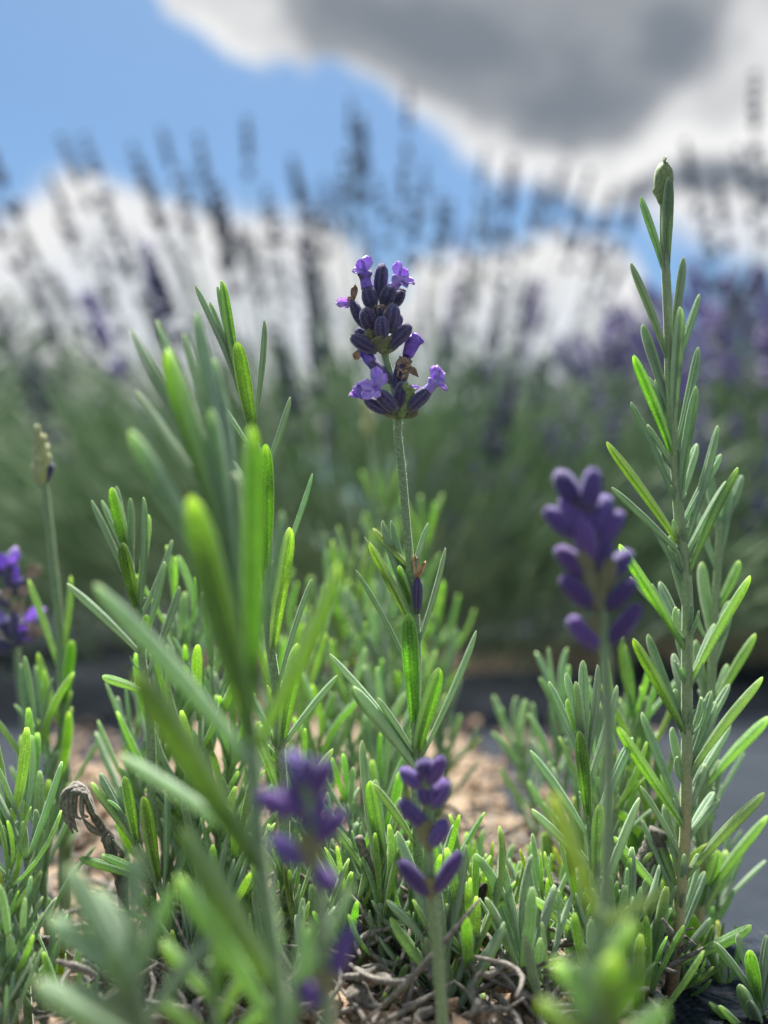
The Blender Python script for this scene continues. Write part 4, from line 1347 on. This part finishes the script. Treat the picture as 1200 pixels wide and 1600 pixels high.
# individually placed ones
filler('shoot with spread leaves beside the violet flower and the yellowish bud', (70, 1085), (105, 1300), .225, 5, 110, wk=.9)
filler('tuft of narrow leaves by the stem of the yellowish bud', (52, 1065), (95, 1330), .215, 5, 120, wk=.9)
filler('pale shoot behind the small grey green one, against the weed fabric', (868, 1045), (905, 1330), .235, 7, 85, kind='leaf_grey')
filler('outermost pale shoot over the tan soil edge, against the weed fabric', (800, 1110), (865, 1330), .255, 6, 75, kind='leaf_grey')
filler('soft leafy shoot close behind the violet bud spike stem', (985, 1020), (1000, 1380), .225, 8, 110, wk=.9)
filler('tall soft shoot seen past the stem of the flower with open florets', (600, 735), (600, 1250), .32, 9, 70)
filler('short shoot at the tan soil edge behind the flower stem', (690, 960), (650, 1180), .29, 6, 80)
filler('soft shoot half hidden by the leaves of the slender one', (530, 850), (515, 1200), .28, 8, 85)

cr = random.Random(17)


def crowd(spots, where, group, root_y, nodes, wk):
    for x, y, rx, d, lp in spots:
        kd, tone = cr.choice(((None, 'fresh green'), ('leaf_grey', 'grey green'), ('leaf', 'deep green')))
        slim, full = cr.random() < .5, cr.random() < .5
        lean = 'leaning' if abs(x - rx) > 14 else 'upright'
        filler('%s %s shoot with %s %s leaves %s' % (tone, lean, 'many' if full else 'few', 'slim' if slim else 'broad', where), (x, y), (rx, root_y), d, nodes[1] if full else nodes[0], lp,
               group, kind=kd, wk=wk * (.85 if slim else 1.15))


GB = [(560, 860, 560, .27, 100), (500, 950, 505, .26, 100), (665, 800, 640, .30, 80), (480, 1010, 470, .25, 110), (590, 940, 600, .25, 110), (620, 900, 610, .27, 90), (450, 930, 470, .28, 100), (540, 1010, 560, .235, 110),
      (690, 1010, 670, .27, 85), (500, 1090, 500, .225, 110), (610, 1060, 590, .23, 110), (560, 930, 575, .29, 80), (640, 960, 640, .26, 90), (430, 1020, 440, .26, 100), (420, 900, 440, .30, 85), (710, 1120, 680, .26, 70)]
crowd(GB, 'behind the flower with open florets', 'shoots crowded behind the focused flower', 1300, (5, 7), 0.9)
GLf = [(270, 860, 290, .215, 110), (300, 900, 320, .23, 110), (330, 960, 345, .21, 120), (250, 1030, 290, .21, 130), (200, 1090, 250, .215, 110), (310, 1050, 330, .195, 120), (360, 1080, 365, .20, 120), (280, 1130, 310, .2, 110),
       (200, 1150, 240, .23, 90), (340, 1180, 350, .205, 110), (250, 1190, 280, .215, 90), (390, 1140, 400, .205, 100), (300, 1230, 320, .19, 90), (370, 1260, 370, .185, 100)]
crowd(GLf, 'in the thicket beside the slender shoot', 'shoots in the left thicket', 1420, (4, 7), 0.9)
GE = [(0, 1150, 60, .19, 150), (20, 1180, 70, .185, 150), (15, 1290, 20, .175, 110), (40, 1400, 40, .17, 110), (25, 1420, 0, .165, 120), (60, 1450, 80, .17, 110), (35, 1520, 10, .16, 110), (5, 1380, -30, .165, 110),
      (60, 1230, 80, .20, 110), (150, 1500, 160, .165, 90), (90, 1450, 100, .175, 100)]
crowd(GE, 'at the weed fabric below the yellowish bud', 'shoots at the outer edge of the clump', 1600, (3, 5), 0.75)
GR = [(700, 1290, 705, .27, 60), (760, 1370, 770, .25, 60), (725, 1340, 740, .26, 60), (800, 1370, 800, .24, 70), (670, 1230, 660, .27, 70), (840, 1400, 830, .21, 80), (770, 1400, 760, .22, 80), (700, 1360, 700, .235, 70), (860, 1320, 870, .23, 70),
      (650, 1280, 650, .24, 90)]
crowd(GR, 'on the tan soil between dead twigs', 'low shoots on the tan soil', 1440, (3, 5), 1.0)
GC = [(930, 1110, 940, .21, 110), (1000, 1100, 1010, .22, 110), (960, 1200, 965, .205, 110), (1010, 1230, 1015, .21, 100), (1110, 1180, 1105, .225, 90), (980, 1340, 985, .195, 100), (1130, 1330, 1110, .215, 90), (900, 1210, 915, .215, 100), (1020, 1380, 1010, .195, 90),
      (1080, 1460, 1070, .19, 80), (1150, 1480, 1130, .195, 80), (1000, 1480, 990, .185, 80)]
crowd(GC, 'behind the foot of the tallest budded shoot', 'shoots crowded behind the budded shoot', 1560, (4, 6), 0.95)
GD = [(470, 1150, 470, .2, 90), (540, 1180, 540, .2, 90), (500, 1240, 510, .195, 90), (600, 1160, 600, .205, 90), (450, 1330, 460, .18, 90), (530, 1400, 535, .18, 80), (600, 1420, 610, .185, 80), (570, 1300, 570, .195, 90), (400, 1330, 400, .19, 90),
      (480, 1430, 470, .17, 80), (340, 1350, 350, .18, 90), (300, 1420, 310, .175, 80), (250, 1400, 260, .18, 80), (660, 1480, 655, .18, 70), (720, 1460, 720, .19, 60), (620, 1520, 620, .172, 60)]
crowd(GD, 'low between the two violet bud clusters', 'short shoots in the middle of the clump', 1600, (3, 5), 1.0)


hr = random.Random(5)
k = 0
ZONES = ((250, 'below the curled withered shoot'), (430, 'round the large blurred shoot'), (560, 'under the blurred violet buds'),
         (690, 'round the grey weathered twig'), (850, 'beside the broken brown stump'), (9999, 'near the yellow green leaf pair'))
TONES = ((None, 'fresh green'), ('leaf_grey', 'grey green'), ('leaf', 'deep green'))
while k < 62:
    px, py = hr.uniform(90, 1010), 1180 + 440 * hr.random() ** 0.8
    if (px > 660 and py < 1420) or (720 < px < 880 and py > 1450 and hr.random() < .6) or px < 330 and py < 1230:
        continue
    g_ = G(px, py)
    dg = (g_ - Vector((0, 0, CAM_Z))).dot(FWD)
    hgt = hr.uniform(.026, .064) * (0.75 if px > 680 else 1)
    top_y = py - hgt / dg * FPX
    if top_y < (1400 if 50 < px < 330 else 1310 if px < 720 else 1330):
        continue
    zone = next(q for lim, q in ZONES if px < lim)
    tone = hr.choice(TONES)
    size = 'tiny' if hgt < .034 else 'short' if hgt < .047 else 'taller'
    lp = hr.uniform(.012, .018)
    lean = hr.uniform(-40, 40)
    ln = 'leaning' if abs(lean) > 22 else 'upright'
    filler('%s %s %s shoot with %s leaves %s' % (size, ln, tone[1], 'long' if lp > .015 else 'stubby', zone), (px + lean, py - hgt / dg * FPX), (px, py), dg, hr.randint(3, 5), lp / dg * FPX,
           'low shoots %s' % zone, kind=tone[0], wk=hr.uniform(.7, .95), spread=(.3, .6))
    k += 1


# ================= bud flowers out of focus =============================================
def violet_head(label, stem, d, cal, lower, wpx, r=(0.0010, 0.0009, 0.0008), bracts=(), mat='calyx_violet'):
    s = Shoot('lavender_flower', label, 'lavender flower', stem, d, r=r)
    h = Head(s.t, d)
    for i, (b, t) in enumerate(list(cal) + list(lower)):
        dz = random.uniform(-.0025, .0025)
        h.calyx(b, t, wpx * random.uniform(.9, 1.1), 0, dz, mat, n=16)
    for b, t, wd in bracts:
        h.bract(b, t, wd, -.0005, -.0015, (0, 1, -.2), 'bract')
    return s, h


violet_head('blurred violet bud cluster on a stem rising in front of the large bright shoot',
            [z7(255, 240) + (.112,), z7(270, 440) + (.112,), z7(295, 650) + (.112,), z7(320, 900) + (.112,), z7(335, 1150) + (.112,), z7(345, 1400) + (.112,)], .112,
            [(z7(*a), z7(*b)) for a, b in (((245, 350), (195, 190)), ((280, 380), (350, 225)), ((240, 440), (55, 370)), ((262, 520), (250, 380)), ((290, 560), (415, 440)), ((270, 650), (115, 545)), ((290, 660), (375, 755)),
                                           ((255, 330), (262, 215)), ((280, 500), (330, 360)), ((255, 470), (170, 330)))],
            [(z7(*a), z7(*b)) for a, b in (((345, 1160), (445, 900)), ((345, 1220), (205, 1120)))], 31,
            bracts=[(z7(292, 660), z7(260, 520), 40), (z7(335, 1180), z7(330, 1080), 40)])
violet_head('small violet bud cluster with a separate lower pair, over the sturdy low shoot',
            [z7(745, 250) + (.15,), z7(750, 400) + (.15,), z7(758, 580) + (.15,), z7(765, 780) + (.15,), z7(790, 1000) + (.15,), z7(815, 1350) + (.15,)], .15,
            [(z7(*a), z7(*b)) for a, b in (((752, 330), (815, 215)), ((740, 340), (640, 265)), ((756, 430), (830, 310)), ((752, 500), (640, 395)), ((764, 580), (828, 470)), ((748, 300), (735, 225)), ((752, 420), (740, 310)), ((752, 430), (770, 340)))],
            [(z7(*a), z7(*b)) for a, b in (((765, 780), (640, 640)), ((775, 770), (885, 605)))], 26,
            bracts=[(z7(760, 600), z7(740, 470), 34), (z7(768, 800), z7(765, 700), 30)])
violet_head('blurred violet bud spike of stacked whorls before the tallest budded shoot',
            [(908, 770, .137), (925, 850, .137), (938, 940, .136), (945, 1020, .135), (952, 1200, .132), (945, 1420, .128), (938, 1620, .126)], .136,
            [((905, 795), (872, 735)), ((918, 800), (928, 732)), ((905, 840), (852, 795)), ((930, 855), (972, 800)), ((915, 840), (912, 770)), ((925, 905), (870, 855)), ((938, 910), (985, 862)), ((930, 950), (878, 900)), ((945, 955), (992, 905)),
             ((912, 830), (880, 775)), ((922, 845), (950, 775)), ((925, 880), (905, 810)), ((932, 900), (945, 830))],
            [((940, 1015), (890, 965)), ((946, 1010), (1000, 945))], 31,
            bracts=[((930, 950), (915, 850), 40), ((935, 960), (955, 870), 30), ((942, 1020), (925, 960), 30)])
# left-edge flower with open and brown florets
sS, hS = violet_head('softly blurred flower with lilac and brown florets over the weed fabric beside the yellowish bud', [(15, 865, .25), (20, 960, .25), (28, 1040, .25), (40, 1150, .25), (60, 1290, .25)], .25,
                     [((18, 900), (-8, 880)), ((20, 930), (50, 900)), ((20, 950), (-10, 925)), ((22, 990), (60, 965)), ((22, 1000), (0, 960)), ((22, 1010), (45, 985)), ((20, 930), (15, 880)), ((24, 1020), (-10, 1000)), ((24, 1000), (25, 950))], [], 19, mat='calyx')
for i, (b, t, mt_) in enumerate([((18, 890), (25, 855), 'corolla'), ((10, 890), (-5, 865), 'corolla_deep'), ((40, 905), (62, 885), 'withered'), ((30, 930), (45, 915), 'withered'), ((15, 935), (5, 920), 'withered'), ((40, 970), (70, 950), 'corolla'),
                                 ((20, 960), (35, 940), 'withered'), ((10, 970), (-10, 960), 'corolla'), ((30, 980), (50, 1000), 'corolla_deep'), ((28, 910), (15, 880), 'corolla_deep'), ((45, 975), (62, 995), 'withered')]):
    hS.petal(hS.t, b, t, 19, -.002, -.002, TOCAM, mt_, .3, .3)
# yellowish bud
T_ = Shoot('lavender_flower', 'yellowish green closed bud spike on a long bare stem over the weed fabric', 'lavender flower',
           [(62, 690, .228), (70, 760, .228), (82, 870, .228), (92, 970, .228), (97, 1080, .228), (105, 1300, .228)], .228, r=(0.0012, 0.0012, 0.0010, 0.0009, 0.0007))
hT = Head(T_.t, .228)
for k in range(18):
    ly = k // 4
    a = k * 1.7
    y0 = 758 - ly * 15
    hT.calyx((67 - ly, y0), (67 - ly * 1.4 + 14 * math.cos(a) * (1 - .16 * ly), y0 - 34), 16 - 1.4 * ly, 0, -.0022 * math.sin(a), 'bud_pale' if k else 'calyx', n=10)
T_.leaf((97, 1060), (45, 905), 12, 0, .03, 'leaf')
T_.leaf((97, 1040), (110, 900), 13, 0, -.02, 'leaf')
T_.leaf((98, 1100), (112, 1000), 16, -.003, 0, 'leaf')
T_.leaf((99, 1140), (60, 1020), 16, -.003, 0, 'leaf')
# pale budded stem behind the flower
U_ = Shoot('lavender_flower', 'pale green budded stem, blurred, just behind the flower with open florets', 'lavender flower',
           [(572, 650, .33), (580, 720, .33), (590, 800, .33), (596, 900, .33), (600, 1150, .33)], .33, r=(0.0012, 0.0012, 0.0010, 0.0009))
hU = Head(U_.t, .33)
for k in range(10):
    a = k * 1.7
    y0 = 680 - (k // 3) * 12
    hU.calyx((575, y0), (575 + 9 * math.cos(a), y0 - 20), 10, 0, -.002 * math.sin(a), 'bud_pale', n=8)
for b, t in (((588, 780), (565, 735)), ((588, 790), (610, 730)), ((596, 880), (570, 800)), ((597, 890), (625, 810))):
    U_.leaf(b, t, 12, 0, 0, 'leaf')


# ================= dead matter and litter ==============================================
def twig(name, label, pts, r, mat='dead_wood', stubs=(), d=.18, seed=0):
    P3 = [P(*q) if len(q) == 3 else P(*q, d) for q in pts]
    base = P3[-1]
    t = thing(name, label, 'dead twig', (base.x, base.y, max(0, base.z - .001)))
    path = catmull(P3, 7)
    V, Fc, A_ = tube(path, r, 9, knots=.1, wob=.09, seed=seed)
    mesh_obj('stem', V, Fc, M[mat], t, dict(along=A_), origin=t.location)
    for b, e in stubs:
        V, Fc, A_ = tube(catmull([P(*b, d), P(*e, d - .001)], 5), (0.0010, 0.0007), 7, wob=.1, seed=seed + 3)
        mesh_obj('side_stub', V, Fc, M[mat], t, dict(along=A_), origin=t.location)
    return t


def gz(px, py):
    """ray meets the soil: pixel with its depth"""
    g_ = G(px, py, 0.006)
    return (px, py, (g_ - Vector((0, 0, CAM_Z))).dot(FWD))


twig('dead_twig', 'grey weathered twig slanting down between the violet bud clusters', [z7(470, 540), z7(510, 660), z7(550, 770), z7(590, 900), z7(625, 1030), z7(665, 1160), z7(715, 1290), (672, 1640)], (.0009, .0013, .0017, .0018), stubs=[(z7(630, 1060), z7(650, 960)), (z7(665, 1160), z7(715, 1180))], d=.183, seed=1)
twig('dead_twig', 'forked grey branch stub behind the small grey green shoot', [z4(598, 955), z4(575, 1010), z4(540, 1070), z4(500, 1120), z4(465, 1170), z4(440, 1300), z4(430, 1420), z4(420, 1640)], (.0022, .0020, .0017, .0015), stubs=[(z4(490, 1130), z4(470, 1050)), (z4(560, 1040), z4(615, 1070))], d=.19, seed=2)
twig('dead_twig', 'thin grey twig lying down the tan soil slope', [(790, 1312, .25), (820, 1345, .245), (850, 1385, .235), (885, 1440, .225), (900, 1500, .215)], (.0008, .0012, .0013), seed=3)
twig('dead_twig', 'short thick brown stump with a broken grey top', [z7(1010, 1060), z7(1030, 1120), z7(1065, 1190), z7(1100, 1330)], (.0016, .0024, .0028, .0030), d=.19, seed=4)
twig('dead_twig', 'dark bent twig crossing the litter above the broken stump', [z7(965, 935), z7(1030, 990), z7(1090, 1050), z7(1150, 1090), z7(1200, 1110), (870, 1570)], (.0007, .0010, .0011), d=.195, seed=5)
twig('dead_twig', 'grey twig sloping down behind the low broad leaved shoot', [(280, 1440, .185), (310, 1480, .183), (330, 1540, .18), (350, 1640, .178)], (.0012, .0020, .0022), stubs=[((312, 1490), (300, 1530))], d=.182, seed=6)
twig('dead_twig', 'pale brown broken stub in front of the sturdy low shoot', [(555, 1545, .165), (570, 1580, .165), (585, 1660, .165)], (.0022, .0026, .0022), d=.165, seed=7)
# withered curled shoot
Wt = thing('withered_shoot', 'grey withered shoot curled over like a hook above the green leaves', 'dead shoot', tuple(Vector((P(200, 1460, .19).x, P(200, 1460, .19).y, 0))))
wo_ = np.array(Wt.location)
pth = catmull([P(*z6(330, 615), .188), P(*z6(370, 690), .189), P(*z6(415, 760), .19), P(*z6(440, 850), .19), P(*z6(480, 980), .19), Vector((wo_[0], wo_[1], -.003))], 6)
V, Fc, A_ = tube(pth, (.0006, .0009, .0012, .0012, .0012), 8, wob=.12, seed=9)
mesh_obj('stem', V, Fc, M['dead_wood'], Wt, origin=wo_)
for k, (dx, ey, wd) in enumerate(((0, 755, 1.3), (18, 750, 1.1), (-14, 730, 1.2), (32, 700, .9), (8, 742, 1.0), (60, 690, .8))):
    pth = catmull([P(*z6(372, 690), .189 - .0004 * k), P(*z6(345, 612 + 4 * k), .188 - .0006 * k), P(*z6(300 + dx * .5, 565 + 7 * k), .187 - .0006 * k), P(*z6(262 + dx, 610), .186), P(*z6(262 + dx, 680), .186), P(*z6(285 + dx, ey), .186)], 5)
    V, Fc, A_ = tube(pth, (.0004, .00055 * wd, .00065 * wd, .0006 * wd, .0002), 7, square=.12, wob=.05, seed=k)
    mesh_obj('withered_leaf', V, Fc, M['dead_leaf'], Wt, origin=wo_)
for k, (a, b, c_) in enumerate((((420, 770), (360, 740), (320, 690)), ((440, 850), (420, 790), (425, 760)), ((450, 880), (475, 840), (440, 780)), ((470, 950), (440, 900), (410, 860)))):
    V, Fc, A_ = tube(catmull([P(*z6(*a), .19), P(*z6(*b), .188), P(*z6(*c_), .187)], 5), (.0004, .0006, .0002), 7, square=.12, wob=.06, seed=k)
    mesh_obj('withered_leaf', V, Fc, M['dead_leaf'], Wt, origin=wo_)
# black-tipped leaf
bl_ = leaf_geo(P(*z7(845, 1010), .196), P(*z7(990, 730), .192), 22 / FPX * .19, (.4, -1, .3), bow=.08)
root_p = P(*z7(845, 1010), .196)
BL = thing('dying_leaf', 'dying leaf, yellow at its foot and black at the tip, standing in dead twigs', 'dead leaf', (root_p.x, root_p.y, 0))
mesh_obj('blade', bl_[0], bl_[1], M['black_leaf'], BL, bl_[2], origin=BL.location)
V, Fc, A_ = tube(catmull([root_p, root_p.lerp(Vector((root_p.x, root_p.y, -.003)), .5) + Vector((.001, 0, 0)), Vector((root_p.x + .001, root_p.y, -.003))], 4), (.0008, .0010, .0012), 7)
mesh_obj('leaf_stalk', V, Fc, M['dead_wood'], BL, origin=BL.location)


# litter: curled dead leaves, twig bits and bark crumbs on the soil
def litter(name, label, n_, seed, mat, region, lens, rad, lift, curl):
    lr = np.random.default_rng(seed)
    V, Fc = [], []
    for _ in range(n_):
        px, py = lr.uniform(region[0], region[1]), lr.uniform(region[2], region[3])
        g_ = G(px, py)
        if g_.y > 0.5:
            continue
        z = 0.005 + ground_z(g_.x, g_.y) + lr.random() ** 2 * lift
        a = lr.uniform(0, 6.28)
        L = lr.uniform(*lens)
        dv = np.array((math.cos(a), math.sin(a), lr.normal(0, .45)))
        sv = np.array((-math.sin(a), math.cos(a), lr.normal(0, .5)))
        p0 = np.array((g_.x, g_.y, z))
        cu = lr.normal(0, curl)
        pts = [p0 - dv * L / 2, p0 - dv * L * .15 + sv * L * cu, p0 + dv * L * .2 + sv * L * cu * .9, p0 + dv * L * .45 - sv * L * cu * .6]
        pth_ = catmull(pts, 2)
        r_ = rad * lr.uniform(.6, 1.3)
        v, f_, _a = tube(pth_, (r_ * .5, r_, r_, r_ * .4), 5, square=.15, wob=.15, seed=int(lr.integers(1e6)))
        k = len(V)
        Fc += [tuple(i + k for i in ff) for ff in f_]
        V += list(v)
    o = mesh_obj(name, V, Fc, M[mat])
    tag(o, label, 'litter', kind='stuff')


litter('leaf_litter', 'grey curled dead leaves and twig bits heaped on the soil', 1000, 41, 'dead_leaf', (100, 1050, 1330, 1700), (.004, .012), .00062, .013, .22)
litter('twig_litter', 'fine dark dead twigs strewn on the soil', 260, 42, 'dead_wood', (60, 1080, 1250, 1700), (.010, .03), .0006, .014, .12)


def crumbs(name, label, n_, seed, mat, region, size):
    lr = np.random.default_rng(seed)
    V, Fc = [], []
    box = [(-1, -1, -1), (1, -1, -1), (1, 1, -1), (-1, 1, -1), (-1, -1, 1), (1, -1, 1), (1, 1, 1), (-1, 1, 1)]
    fb = [(0, 3, 2, 1), (4, 5, 6, 7), (0, 1, 5, 4), (1, 2, 6, 5), (2, 3, 7, 6), (3, 0, 4, 7)]
    for _ in range(n_):
        g_ = G(lr.uniform(region[0], region[1]), lr.uniform(region[2], region[3]))
        if g_.y > 0.55:
            continue
        z = 0.006 + ground_z(g_.x, g_.y)
        s_ = lr.uniform(*size) * np.array((lr.uniform(.7, 1.6), lr.uniform(.6, 1.2), lr.uniform(.3, .7)))
        m3 = np.array(Matrix.Rotation(lr.uniform(0, 6.28), 3, 'Z') @ Matrix.Rotation(lr.normal(0, .5), 3, 'X') @ Matrix.Rotation(lr.normal(0, .5), 3, 'Y'))
        k = len(V)
        for b in box:
            V.append(np.array((g_.x, g_.y, z)) + m3 @ ((np.array(b) * (1 + lr.normal(0, .22, 3))) * s_))
        Fc += [tuple(i + k for i in f_) for f_ in fb]
    o = mesh_obj(name, V, Fc, M[mat], smooth=False)
    tag(o, label, 'bark crumbs', kind='stuff')


crumbs('bark_crumbs', 'tan bark crumbs and grit over the dry soil', 1800, 43, 'tan_bit', (80, 1020, 1105, 1700), (.0006, .0026))
